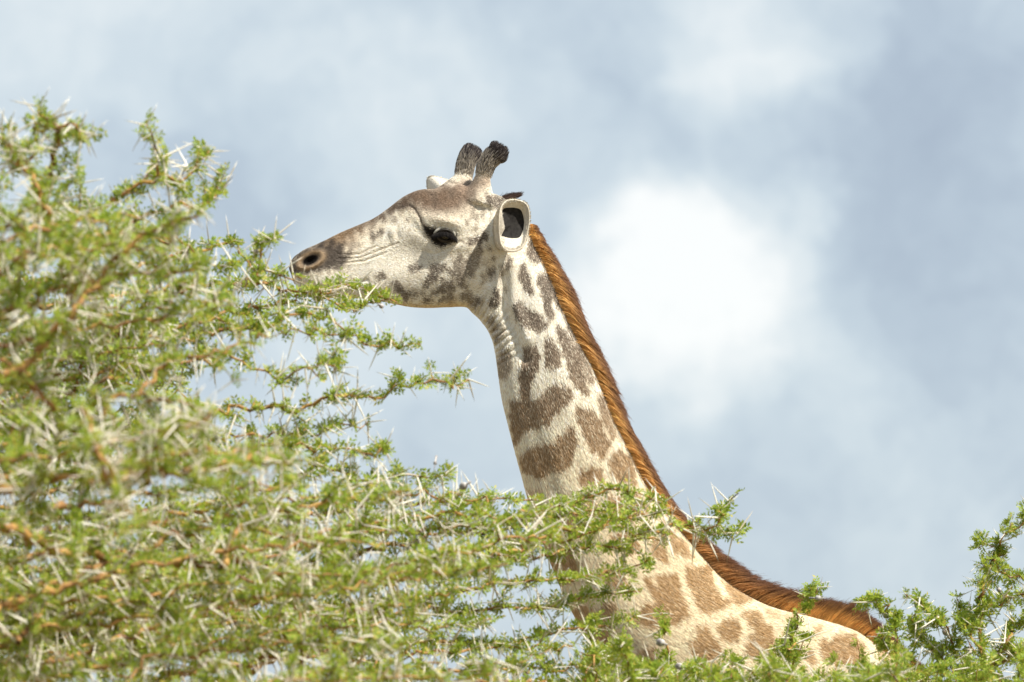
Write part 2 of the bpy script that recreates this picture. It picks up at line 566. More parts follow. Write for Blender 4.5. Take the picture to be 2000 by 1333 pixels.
# ------------------------------------------------------------------ giraffe: coat pattern
ZT = {'A': (940, 440, 5.332), 'B': (950, 660, 3.92), 'C': (1080, 1000, 4.0025), 'D': (1400, 1120, 5.0), 'E': (560, 360, 5.127), 'F': (780, 380, 5.5545)}
PATCH = [
    ('A', 1, [(490, 170), (540, 150), (575, 210), (620, 340), (575, 390), (545, 410), (490, 340), (470, 250)]),
    ('A', .9, [(260, 330), (330, 360), (320, 430), (270, 455), (240, 410)]),
    ('A', 1, [(410, 380), (440, 400), (490, 520), (540, 660), (525, 740), (470, 690), (400, 590), (375, 500)]),
    ('A', 1, [(620, 490), (680, 520), (735, 650), (790, 740), (830, 880), (810, 870), (770, 790), (710, 700), (720, 830), (760, 960), (700, 990), (650, 880), (640, 760), (600, 640), (580, 540)]),
    ('A', 1, [(330, 830), (400, 790), (470, 860), (560, 900), (620, 950), (680, 1040), (600, 1090), (530, 1090), (420, 1020), (360, 960)]),
    ('A', .9, [(860, 910), (900, 960), (950, 1070), (1000, 1180), (1010, 1260), (960, 1190), (890, 1040)]),
    ('A', 1, [(790, 1040), (860, 1090), (920, 1200), (960, 1290), (960, 1340), (860, 1340), (810, 1190), (770, 1090)]),
    ('A', .9, [(60, 440), (120, 420), (140, 520), (100, 570), (50, 520)]),
    ('A', .9, [(190, 420), (220, 410), (225, 500), (195, 560), (180, 500)]),
    ('A', 1, [(120, 650), (160, 650), (190, 770), (160, 850), (80, 850), (60, 800), (110, 730)]),
    ('A', .7, [(250, 620), (280, 620), (270, 680), (245, 670)]),
    ('A', .8, [(60, 1000), (120, 950), (140, 1000), (90, 1060)]), ('A', .8, [(140, 1150), (230, 1080), (240, 1120), (160, 1190)]), ('A', .8, [(100, 1090), (190, 1030), (200, 1050), (110, 1120)]),  # throat folds: crease shade painted as dark stripes
    ('B', .8, [(110, 90), (180, 90), (180, 220), (130, 290), (95, 280), (90, 180)]),
    ('B', 1.1, [(300, 60), (370, 50), (395, 110), (385, 220), (330, 320), (320, 460), (270, 460), (250, 320), (270, 150)]),
    ('B', 1, [(450, 10), (500, 10), (540, 90), (555, 190), (500, 230), (450, 190), (440, 80)]),
    ('B', 1, [(555, 10), (640, 0), (700, 100), (720, 230), (770, 430), (720, 400), (650, 330), (610, 200), (570, 80)]),
    ('B', .9, [(650, 10), (720, 60), (770, 200), (810, 330), (770, 320), (710, 200)]),
    ('B', 1, [(180, 450), (320, 460), (400, 440), (490, 350), (600, 345), (650, 430), (600, 470), (540, 540), (470, 630), (400, 650), (280, 690), (230, 790), (210, 780), (190, 650)]),
    ('B', 1, [(690, 500), (800, 540), (860, 610), (880, 720), (930, 790), (880, 900), (800, 860), (750, 760), (710, 640), (665, 570)]),
    ('B', .95, [(830, 400), (880, 440), (920, 560), (980, 740), (940, 750), (900, 680), (860, 560)]),
    ('B', 1, [(260, 870), (390, 800), (520, 780), (600, 690), (650, 650), (680, 760), (650, 890), (600, 990), (470, 1000), (420, 1060), (310, 1010), (260, 960)]),
    ('B', 1, [(720, 1000), (800, 970), (860, 1000), (880, 1090), (720, 1100), (700, 1060)]),
    ('B', 1, [(930, 900), (1000, 840), (1070, 890), (1120, 1050), (1130, 1100), (980, 1070), (925, 980)]),
    ('B', .6, [(310, 1130), (420, 1150), (430, 1290), (350, 1290)]),
    ('C', 1, [(430, 170), (560, 140), (640, 230), (660, 300), (560, 300), (470, 240)]),
    ('C', 1, [(760, 200), (830, 240), (880, 380), (800, 370), (740, 290)]),
    ('C', 1, [(820, 130), (880, 150), (870, 200), (820, 190)]),
    ('C', 1, [(1000, 400), (1080, 430), (1200, 400), (1210, 520), (1260, 640), (1350, 700), (1290, 750), (1180, 780), (1100, 740), (1060, 640), (1010, 500)]),
    ('C', 1, [(780, 480), (930, 470), (960, 600), (1000, 720), (1040, 790), (950, 850), (850, 870), (780, 890), (680, 860), (580, 825), (680, 720), (780, 690), (720, 590), (690, 490), (730, 490), (780, 600), (800, 600)]),
    ('C', 1, [(1290, 520), (1390, 590), (1510, 680), (1400, 730), (1340, 620)]),
    ('C', 1, [(1300, 830), (1400, 830), (1430, 930), (1390, 1010), (1300, 1000), (1250, 900)]),
    ('C', 1, [(1100, 890), (1180, 900), (1240, 1010), (1290, 1090), (1200, 1170), (1060, 1090), (1030, 1010), (1100, 980)]),
    ('C', .9, [(380, 430), (520, 470), (560, 540), (470, 600), (400, 540)]),
    ('C', .9, [(380, 700), (440, 680), (490, 760), (400, 800), (340, 760)]),
    ('C', .8, [(670, 1050), (780, 1050), (790, 1160), (700, 1240), (600, 1160)]),
    ('C', .9, [(120, 720), (250, 700), (380, 800), (450, 1000), (400, 1100), (320, 1060), (220, 880)]),
    ('C', .8, [(480, 980), (560, 1020), (600, 1160), (740, 1250), (860, 1260), (850, 1333), (700, 1300), (560, 1160)]),
    ('D', 1, [(190, 370), (340, 370), (400, 460), (480, 520), (500, 600), (520, 760), (440, 830), (270, 790), (240, 680), (270, 610), (340, 580), (260, 480)]),
    ('D', 1, [(960, 650), (1080, 640), (1120, 600), (1280, 600), (1380, 690), (1370, 780), (1390, 900), (1310, 970), (1220, 900), (1180, 840), (1050, 860), (980, 790)]),
    ('D', .8, [(900, 520), (960, 520), (950, 590), (900, 590)]), ('D', .8, [(600, 580), (680, 590), (680, 650), (600, 640)]),
    ('D', .9, [(830, 730), (920, 800), (880, 870), (820, 820)]), ('D', .7, [(600, 400), (700, 430), (690, 480), (620, 460)]),
    ('D', .6, [(380, 310), (560, 390), (560, 450), (470, 430)]),
    ('D', 1, [(970, 990), (1100, 960), (1150, 1065), (980, 1065)]), ('D', .8, [(1520, 720), (1640, 700), (1690, 830), (1560, 850)]),
    ('D', .9, [(1480, 880), (1560, 1000), (1700, 1065), (1500, 1065)]),
    ('F', .9, [(80, 780), (180, 740), (230, 790), (210, 830), (120, 850), (60, 830)]),
    ('F', .95, [(290, 800), (380, 750), (480, 740), (490, 790), (420, 860), (390, 930), (310, 990), (240, 1010), (250, 940), (310, 880)]),
    ('F', .8, [(590, 700), (640, 630), (670, 650), (680, 710), (740, 700), (760, 620), (850, 560), (900, 600), (860, 720), (850, 800), (760, 860), (650, 940), (600, 900), (570, 800)]),
    ('F', .9, [(330, 1060), (440, 1000), (540, 960), (600, 1010), (560, 1050), (450, 1070), (340, 1090)]),
    ('F', .95, [(-20, 990), (60, 1040), (160, 1080), (280, 1060), (260, 1090), (120, 1110), (60, 1150), (-20, 1080)]),
    ('F', 1.1, [(740, 460), (830, 460), (900, 400), (945, 430), (940, 500), (880, 510), (890, 600), (840, 610), (830, 530), (740, 530)]),
    ('F', 1.1, [(950, 570), (990, 570), (985, 620), (955, 610)]), ('F', 1.1, [(990, 670), (1030, 690), (1020, 730), (995, 700)]),
    ('F', .9, [(220, 1140), (300, 1110), (360, 1150), (300, 1180)]), ('F', .8, [(510, 1110), (600, 1110), (580, 1150), (510, 1150)]),
    ('F', .85, [(690, 1110), (800, 1090), (900, 1130), (880, 1190), (820, 1230), (740, 1180)]),
    ('F', .6, [(770, 140), (810, 150), (800, 280), (750, 270)]), ('F', .6, [(880, 150), (920, 180), (900, 260), (860, 240)]),
    ('F', .6, [(780, 330), (840, 340), (830, 390), (780, 380)]), ('F', .7, [(710, 280), (740, 290), (735, 330), (712, 325)]),
    ('F', .6, [(820, 200), (850, 210), (840, 300), (815, 290)]), ('F', .5, [(300, -20), (400, -20), (410, 90), (360, 150), (330, 70)]), ('F', .6, [(520, -40), (590, -30), (560, 60), (510, 40)]),
    ('F', 1, [(930, -20), (1020, 0), (1100, 20), (1170, 70), (1080, 140), (980, 130), (940, 90)]),
    ('E', .9, [(810, 540), (850, 490), (960, 460), (950, 510), (870, 550), (820, 570)]), ('E', .6, [(1020, 370), (1080, 340), (1110, 350), (1050, 390)]),
    ('E', .6, [(1160, 370), (1230, 340), (1210, 380)]), ('E', .6, [(560, 580), (620, 600), (740, 580), (700, 640), (620, 670)]),
    ('E', .9, [(880, 900), (960, 870), (1000, 920), (900, 980)]), ('E', .9, [(1030, 980), (1100, 960), (1180, 1080), (1120, 1120), (1060, 1060)]),
]
POLY = [(1, np.array(p, float)) for p in ([(1085, 988), (1150, 958), (1172, 1008), (1112, 1042)], [(1178, 968), (1240, 960), (1262, 1000), (1200, 1020)],
        [(1058, 1058), (1108, 1062), (1140, 1112), (1092, 1132)], [(1030, 990), (1062, 985), (1078, 1030), (1052, 1045)], [(1290, 1018), (1325, 1052), (1345, 1085), (1310, 1075)])]
for z, s, pts in PATCH:
    ox, oy, sc = ZT[z]
    POLY.append((s, np.array([(ox + x / sc, oy + y / sc) for x, y in pts])))


def poly_sd(u, v, P):
    d = np.full(len(u), 1e9); ins = np.zeros(len(u), bool)
    for i in range(len(P)):
        a, b = P[i - 1], P[i]
        e = b - a
        t = np.clip(((u - a[0]) * e[0] + (v - a[1]) * e[1]) / max(e @ e, 1e-9), 0, 1)
        d = np.minimum(d, np.hypot(u - a[0] - t * e[0], v - a[1] - t * e[1]))
        c = ((a[1] > v) != (b[1] > v)) & (u < (b[0] - a[0]) * (v - a[1]) / (b[1] - a[1] + 1e-12) + a[0])
        ins ^= c
    return np.where(ins, -d, d)


def wob(u, v):
    return (np.sin(u * .31 + 1.3 * np.sin(v * .17)) + np.sin(v * .27 + 1.7 * np.sin(u * .13) + 2) + .7 * np.sin(u * .71 + v * .53)) * 1.0


vr = np.random.default_rng(5)
VC = vr.uniform((1150, 1200), (2450, 2800), (420, 2))
E_ = lambda pts: np.array([(560 + x / 5.127, 360 + y / 5.127) for x, y in pts])
F_ = lambda pts: np.array([(780 + x / 5.5545, 380 + y / 5.5545) for x, y in pts])
MUZZ = E_([(20, 800), (160, 640), (420, 570), (540, 600), (620, 720), (580, 830), (400, 870), (150, 900), (20, 900)])
RIDGE = E_([(380, 590), (420, 530), (700, 390), (960, 270), (1150, 120), (1280, 20), (1420, 40), (1800, 0), (1830, 110), (1650, 170), (1480, 190), (1250, 190), (1050, 290), (900, 390), (700, 480), (560, 560)])
EYEB = F_([(250, 330), (370, 360), (480, 375), (640, 430), (600, 480), (560, 540), (440, 570), (360, 530), (270, 430)])
JAWU = F_([(-200, 1190), (-20, 1180), (200, 1200), (420, 1190), (560, 1160), (720, 1190), (640, 1260), (-20, 1280), (-220, 1240)])


def lerp(a, b, t):
    return a + (np.asarray(b) - a) * t[:, None]


def coat(P, jit=0.0, r=None):
    """colour of the coat at body points, with some painted shade; jit widens the hairy edges of the patches"""
    Q, lat = near_side(P)
    u, v = proj(Q)
    j = (r.normal(0, jit, len(u)) if r is not None else 0.0)
    du = u + j * .4; dv = v + (r.normal(0, jit * 1.6, len(u)) if r is not None else 0.0)
    low = sstep(560, 1080, v)
    C = lerp(np.tile([.83, .76, .645], (len(u), 1)), (.69, .57, .405), low)
    PC = lerp(np.tile([.135, .106, .085], (len(u), 1)), (.315, .195, .088), low)  # greyer upper patches: own tone, partly grazing light put into the colour
    w = wob(du, dv)
    m = np.zeros(len(u))
    for s, pl in POLY:
        lo, hi = pl.min(0) - 14, pl.max(0) + 14
        k = np.where((du > lo[0]) & (du < hi[0]) & (dv > lo[1]) & (dv < hi[1]))[0]
        if len(k) == 0:
            continue
        sd = poly_sd(du[k], dv[k], pl) + w[k] * 1.5 - (2.3 if pl.mean() > 800 else .9)
        soft = 3.5 if pl.mean() < 760 else 2.5
        m[k] = np.maximum(m[k], s * sstep(soft, -soft, sd))
    ck = gauss(u, v, 895, 548, 62, 48, -15) + .6 * gauss(u, v, 845, 575, 55, 24, 5)
    mt = np.sin(du * .115 + 1.9 * np.sin(dv * .075 + 1) + .6) * np.sin(dv * .13 + 1.6 * np.sin(du * .06)) + .25 * w
    m = np.maximum(m, np.clip(ck * 1.25, 0, 1) * sstep(-.25, .40, mt) * .85)
    # patches of trunk and legs, out of the frame
    k = np.where((v > 1333) | (u > 1745))[0]
    if len(k):
        uu = np.stack([du[k] + 6 * w[k], dv[k] + 5 * np.sin(du[k] * .05)], -1)
        d1 = np.full(len(k), 1e9); d2 = d1.copy()
        for c in VC:
            d = np.hypot(uu[:, 0] - c[0], uu[:, 1] - c[1])
            d2 = np.where(d < d1, d1, np.minimum(d2, d)); d1 = np.minimum(d1, d)
        m[k] = np.maximum(m[k], sstep(10, 16, d2 - d1))
    if r is not None:
        m = m * np.where(r.random(len(u)) < .20, r.uniform(.25, .8, len(u)), 1.0)
    # head washes; cheek and wrinkles have shade painted in
    C = lerp(C, (.115, .078, .054), .95 * sstep(18, -10, poly_sd(du, dv, RIDGE) + 3 * w))
    g = .55 * gauss(u, v, 845, 398, 60, 28, 10) + .35 * gauss(u, v, 900, 385, 40, 25); C = lerp(C, (.165, .110, .075), np.clip(g * 1.6, 0, .93))
    g = gauss(u, v, 640, 480, 70, 26, -28); C = lerp(C, (.25, .165, .092), .85 * g)
    C = lerp(C, (.47, .46, .43), .5 * gauss(u, v, 815, 492, 50, 38))  # grey of the shaded cheek below the eye, put into the colour
    hd = (u < 1010) & (v < 620)
    C = lerp(C, PC * np.where(hd, .72, 1.0)[:, None], np.clip(m, 0, 1) * .96)
    C = lerp(C, (.062, .050, .043), .95 * sstep(9, -9, poly_sd(du, dv, MUZZ) + 3 * w))
    a = R(-25); xx = (u - 606) * math.cos(a) + (v - 508.5) * math.sin(a); yy = -(u - 606) * math.sin(a) + (v - 508.5) * math.cos(a)
    rr = np.hypot(xx / 25, yy / 13.5)
    C = lerp(C, (.40, .30, .20), .85 * np.exp(-((rr - 1) / .30) ** 2) * (u < 650))
    C = lerp(C, (.010, .008, .007), sstep(.72, .52, rr))
    dl, s = line_dist(u, v, [(775, 408), (795, 400), (806, 405), (816, 420), (823, 436), (832, 450)])
    C = lerp(C, (.10, .075, .06), .8 * np.exp(-(dl / 3.2) ** 2))  # brow wrinkle: shade of the groove painted as a dark line
    for ln in ([(660, 505), (700, 503), (740, 488), (775, 474)], [(670, 513), (710, 509), (750, 494)], [(655, 497), (700, 496), (735, 480)]):
        dl, s = line_dist(u, v, ln); C = lerp(C, (.12, .10, .085), .5 * np.exp(-(dl / 1.8) ** 2))  # nose wrinkles: crease shade drawn as colour lines
    dl, s = line_dist(u, v, [(895, 468), (915, 478), (930, 475)]); C = lerp(C, (.12, .10, .085), .6 * np.exp(-(dl / 3) ** 2))
    C = lerp(C, (.018, .014, .012), sstep(4, -3, poly_sd(du, dv, EYEB) + w * .8))
    dl, s = line_dist(u, v, [(857, 448), (868, 442.5), (880, 445), (889, 453)])
    C = lerp(C, (.80, .77, .70), .9 * np.exp(-(dl / 3.6) ** 2))
    C = lerp(C, (.50, .39, .25), .7 * sstep(6, -4, poly_sd(du, dv, JAWU)))
    # ossicones darken towards the tip
    hn = (v < 352) & (u > 880) & (u < 990)
    C = lerp(C, (.06, .05, .047), hn * sstep(345, 315, v) * .8)
    C = lerp(C, (.27, .20, .15), np.clip(1.0 * gauss(u, v, 918, 362, 40, 17, -25) + .35 * gauss(u, v, 950, 352, 12, 22), 0, .85) * (m * 0 + .9 + .1 * w / 3))
    return np.clip(C, 0, 1)


giraffe = thing('giraffe', 'tall giraffe with brown patches and orange mane browsing behind the thorn tree', 'giraffe')
gb = link('body', body, M_SKIN, giraffe)
col = coat(co)
ca = body.color_attributes.new('coat', 'FLOAT_COLOR', 'POINT')
ca.data.foreach_set('color', np.column_stack([col, np.ones(len(col))]).astype(np.float32).ravel())


# ------------------------------------------------------------------ hair helper
def hair(name, P, radius, colour, mat, parent):
    """P (n,k,3) strand points, radius (n,k), colour (n,k,3)"""
    n, k = P.shape[:2]
    hc = bpy.data.hair_curves.new(name)
    hc.add_curves([k] * n)
    hc.attributes['position'].data.foreach_set('vector', np.ascontiguousarray(P, np.float32).ravel())
    ra = hc.attributes.get('radius') or hc.attributes.new('radius', 'FLOAT', 'POINT')
    ra.data.foreach_set('value', np.ascontiguousarray(radius, np.float32).ravel())
    c = hc.attributes.new('coat', 'FLOAT_COLOR', 'POINT')
    c.data.foreach_set('color', np.concatenate([colour, np.ones((n, k, 1))], -1).astype(np.float32).ravel())
    hc.materials.append(mat)
    o = bpy.data.objects.new(name, hc); COL.objects.link(o)
    o.parent = parent
    o['kind'] = 'stuff'
    return o


def unit(a):
    return a / np.maximum(np.linalg.norm(a, axis=-1, keepdims=True), 1e-9)


# short coat over head, neck and shoulder
tv = co[tri]
area = .5 * np.linalg.norm(np.cross(tv[:, 1] - tv[:, 0], tv[:, 2] - tv[:, 0]), axis=1)
cen = tv.mean(1)
tn = unit(np.cross(tv[:, 1] - tv[:, 0], tv[:, 2] - tv[:, 0]))
cu, cv = proj(cen)
facing = -(tn @ FWD)
wgt = area * np.where(facing > -.25, 1.0, .12) * sstep(1500, 1380, cv) * np.where(cu < 1060, 1.5, 1.0) * (cu < 1900)
wgt *= np.where((cv < 375) & (cu > 880), 1.4, 1)
NF = 560000
pick = rng.choice(len(tri), NF, p=wgt / wgt.sum())
b0 = rng.random(NF); b1 = rng.random(NF); fl = b0 + b1 > 1
b0[fl] = 1 - b0[fl]; b1[fl] = 1 - b1[fl]
T3 = tv[pick]
root = T3[:, 0] + b0[:, None] * (T3[:, 1] - T3[:, 0]) + b1[:, None] * (T3[:, 2] - T3[:, 0])
N3 = no[tri[pick]]
nrm = unit(N3.mean(1))
ru_, rv_ = proj(root)
AX = np.array([[1000, 480], [1035, 600], [1080, 760], [1130, 900], [1215, 1060], [1330, 1180], [1500, 1290], [1700, 1400]], float)
AD = np.gradient(AX, axis=0)
dd = ((ru_[:, None] - AX[None, :, 0]) ** 2 + (rv_[:, None] - AX[None, :, 1]) ** 2)
wk = np.exp(-dd / 90 ** 2) + 1e-9
f2 = (wk @ AD) / wk.sum(1, keepdims=True)
hw = sstep(1010, 930, ru_) * (rv_ < 640)
f2 = unit(f2) * (1 - hw[:, None]) + np.array([.93, .30]) * hw[:, None]
flow = f2[:, :1] * RIGHT + (-f2[:, 1:]) * UPV
flow = flow + rng.normal(0, .15, flow.shape)
flow = unit(flow - (flow * nrm).sum(1, keepdims=True) * nrm)
ln = (.0062 + .0095 * sstep(600, 760, rv_) * (1 - hw) + .004 * sstep(900, 1200, rv_)) * rng.uniform(.6, 1.35, NF)
eyez = gauss(ru_, rv_, 868, 461, 30, 18, 10); ln *= 1 - .7 * eyez
ln *= 1 - .88 * gauss(ru_, rv_, 605, 509, 34, 22, -25)
Pn = np.stack([root - nrm * .0006, root + nrm * (ln * .16 + .0006)[:, None] + flow * (ln * .5)[:, None], root + nrm * (ln * .19)[:, None] + flow * (ln * 1.0)[:, None]], 1)
fc = coat(root, 2.0, rng)
fc = fc * (1.12 * np.clip(rng.normal(1, .25, (NF, 1)), .4, 1.7))
fc = np.clip(fc, 0, .85)
fcol = np.stack([fc * .85, fc, np.clip(fc * 1.12, 0, .9)], 1)
rad = np.tile(np.array([.00046, .00042, .00015]), (NF, 1)) * rng.uniform(.7, 1.4, (NF, 1))
hair('coat_hair', Pn, rad, fcol, M_FUR, giraffe)

# ------------------------------------------------------------------ mane
MR = np.array([(1028, 438), (1036, 458), (1051, 490), (1069, 530), (1087, 565), (1103, 608), (1128, 664), (1155, 715), (1179, 771), (1200, 824), (1224, 870), (1246, 912), (1268, 952),
               (1300, 1003), (1336, 1046), (1378, 1092), (1426, 1144), (1474, 1171), (1522, 1195), (1570, 1207), (1626, 1219), (1674, 1235), (1714, 1259), (1736, 1282), (1772, 1306), (1806, 1326)], float)
MO = np.array([(1037, 420), (1052, 437), (1089, 488), (1107, 524), (1124, 566), (1143, 611), (1169, 665), (1190, 718), (1210, 771), (1230, 817), (1258, 873), (1281, 916), (1306, 955),
               (1340, 1006), (1382, 1042), (1436, 1085), (1500, 1131), (1556, 1159), (1592, 1174), (1640, 1172), (1686, 1200), (1716, 1226), (1750, 1252), (1790, 1280), (1826, 1306)], float)
NM = 62000
t = rng.random(NM) ** .97 * (len(MR) - 1)
mr_ = np.stack([np.interp(t, np.arange(len(MR)), MR[:, i]) for i in (0, 1)], -1)
mtan = np.stack([np.interp(t, np.arange(len(MR)), np.gradient(MR, axis=0)[:, i]) for i in (0, 1)], -1); mtan = unit(mtan)
# outer line distance measured across the mane
dmo = np.array([np.min(np.hypot(MO[:, 0] - a, MO[:, 1] - b)) for a, b in MR])
dmo = np.array([np.min(line_dist(np.array([a]), np.array([b]), [tuple(p) for p in MO])[0]) for a, b in MR])
hgt = np.interp(t, np.arange(len(MR)), dmo)
nout = np.stack([-mtan[:, 1], mtan[:, 0]], -1); nout *= np.sign(nout[:, :1] * .6 - nout[:, 1:])
lat = rng.normal(0, .011, NM)
ph = rng.uniform(0, 6.28, 6)
cl = sum(np.sin(t * f + ph[i] + lat * 120 * (i % 3)) for i, f in enumerate((3.1, 7.3, 13.7, 23.0, 41.0))) / 3.2
NC = 900
cid = np.minimum((t / (len(MR) - 1) * NC / 3).astype(int) * 3 + ((lat > -.006).astype(int) + (lat > .006)), NC - 1)
cr1 = rng.normal(0, 1, NC); cr2 = rng.normal(0, 1, NC); cr3 = rng.normal(0, 1, NC)
cl = .40 * cl + .26 * cr1[cid]
lean = np.interp(t, [0, 1.5, 4, 8, 12, 15, 18, 21, 23], [.5, 1.2, 1.9, 2.0, 1.7, 1.0, .65, .55, .5]); lean = lean * (1 + .13 * cl + rng.normal(0, .10, NM))
lean = lean * (1 + .06 * cr2[cid])
hl = (hgt * np.interp(t, [0, 3, 12, 16, 19, 22, 25], [.55, .60, .58, .68, .85, .8, .3]) + 5) * (1.16 - .62 * rng.random(NM) ** 1.6) * (1 + .07 * cr3[cid])
hl = np.where(rng.random(NM) < .03, hl * 1.18, hl)
reach = hl / (hgt * np.interp(t, [0, 3, 12, 16, 19, 22, 25], [.55, .60, .58, .68, .85, .8, .3]) + 5)
px = .0015
def out3(a, b):
    return (a[:, :1] * RIGHT - a[:, 1:] * UPV) * b[:, None] * px
r0 = at(mr_[:, 0] - nout[:, 0] * 5, mr_[:, 1] - nout[:, 1] * 5, lat)
pts = []
for f in (0, .33, .66, 1.0):
    l = hl * f
    pts.append(r0 + out3(nout, l + 5 * min(1, f * 3)) + out3(mtan, lean * l * (.75 + .35 * f)) + np.array([0, 1, 0]) * (lat * f * .9)[:, None])
Pm = np.stack(pts, 1)
low = sstep(12.5, 15.5, t) * (1 - .95 * sstep(16.6, 18.6, t))
basec = lerp(np.tile([.86, .47, .155], (NM, 1)), (.46, .225, .10), low * .8)
basec = basec * (1 + .25 * cl)[:, None] * rng.uniform(.55, 1.35, (NM, 1))
dark = np.tile([.12, .055, .033], (NM, 1)) * rng.uniform(.6, 1.5, (NM, 1))
streak = np.clip((-.55 - cl) * 2.2, 0, 1)
mc = []
for f in (0, .33, .66, 1.0):
    k = np.clip(.97 * sstep(.42, .86, f * reach + rng.normal(0, .09, NM)) + streak * .6 * (f > .2), 0, 1)
    c0 = basec
    if f == 0:
        c0 = lerp(basec, (.55, .40, .22), np.full(NM, .35))
    mc.append(c0 + (dark - c0) * k[:, None])
mc = np.clip(np.stack(mc, 1), 0, 1)
hair('mane', Pm, np.tile(np.array([.0005, .00046, .00038, .00012]), (NM, 1)), mc, M_FUR, giraffe)

# forelock behind the ossicones
n = 700
fq = rng.random(n) ** .7
fr = np.stack([972 + 30 * fq, 389 - 3 * fq + rng.normal(0, 1.6, n)], -1)
r0 = at(fr[:, 0], fr[:, 1], rng.normal(0, .012, n) - .01)
d = np.stack([rng.uniform(8, 24, n), rng.normal(-5, 1.5, n)], -1)
Pf = np.stack([r0, r0 + out3(d, np.full(n, .55)) , r0 + out3(d + np.array([0, -3]), np.ones(n))], 1)
cf = np.tile(np.array([.045, .028, .022]), (n, 3, 1)) * rng.uniform(.6, 1.8, (n, 1, 1))
hair('forelock', Pf, np.tile(np.array([.0006, .0005, .00015]), (n, 1)), cf, M_FUR, giraffe)


# ------------------------------------------------------------------ ossicones with tufts
def ossicone(path, rads, spread):
    bm = bmesh.new(); tube3(path, rads, 4, bm, 14)
    bmesh.ops.recalc_face_normals(bm, faces=bm.faces)
    m = bpy.data.meshes.new('ossicone'); bm.to_mesh(m); bm.free()
    o = link('ossicone', m, M_SKIN, giraffe)
    ns = len(m.vertices) // 14
    sk = sstep(.1, .5, np.repeat(np.arange(ns) / (ns - 1), 14))
    kc = lerp(np.tile([.42, .37, .30], (ns * 14, 1)), (.035, .028, .028), sk)
    m.color_attributes.new('coat', 'FLOAT_COLOR', 'POINT').data.foreach_set('color', np.column_stack([kc, np.ones(len(kc))]).astype(np.float32).ravel())
    A = catmull(np.array(path, float), 8)
    n = 6500
    s = rng.random(n) ** .7
    i = s * (len(A) - 1)
    c = np.stack([np.interp(i, np.arange(len(A)), A[:, k]) for k in range(3)], -1)
    tg = np.gradient(A, axis=0); tg = unit(np.stack([np.interp(i, np.arange(len(A)), tg[:, k]) for k in range(3)], -1))
    rr = np.interp(s, np.linspace(0, 1, len(rads)), rads)
    q = unit(rng.normal(0, 1, (n, 3))); q = unit(q - (q * tg).sum(1, keepdims=True) * tg)
    ln = rng.uniform(.7, 1.25, n) * np.interp(s, [0, .3, .75, 1], [.013, .021, .023, .021])
    r0 = c + q * rr[:, None] * .9
    P = np.stack([r0, r0 + tg * (ln * .55)[:, None] + q * (ln * spread)[:, None], r0 + tg * ln[:, None] + q * (ln * spread * 1.1)[:, None]], 1)
    k = sstep(.10, .52, s + rng.normal(0, .13, n))
    cc = lerp(np.tile([.36, .32, .27], (n, 1)), (.030, .024, .026), k) * rng.uniform(.6, 1.5, (n, 1))
    cc = np.where(rng.random(n)[:, None] < .10, np.array([.22, .20, .19]), cc)
    hair('tuft', P, np.tile(np.array([.0006, .0005, .00016]), (n, 1)), np.repeat(cc[:, None], 3, 1), M_FUR, o)


ossicone([hb(934, 352, .044), hb(940, 332, .047), hb(948, 318, .05), hb(955, 311, .053), hb(959, 305, .055), hb(962, 300, .056)], [.0205, .0195, .0205, .0212, .017, .006], .45)
ossicone([hb(912, 352, -.045), hb(916, 328, -.048), hb(921, 312, -.05), hb(925, 304, -.052), hb(928, 299, -.053), hb(930, 295, -.053)], [.024, .022, .0215, .0215, .016, .005], .38)


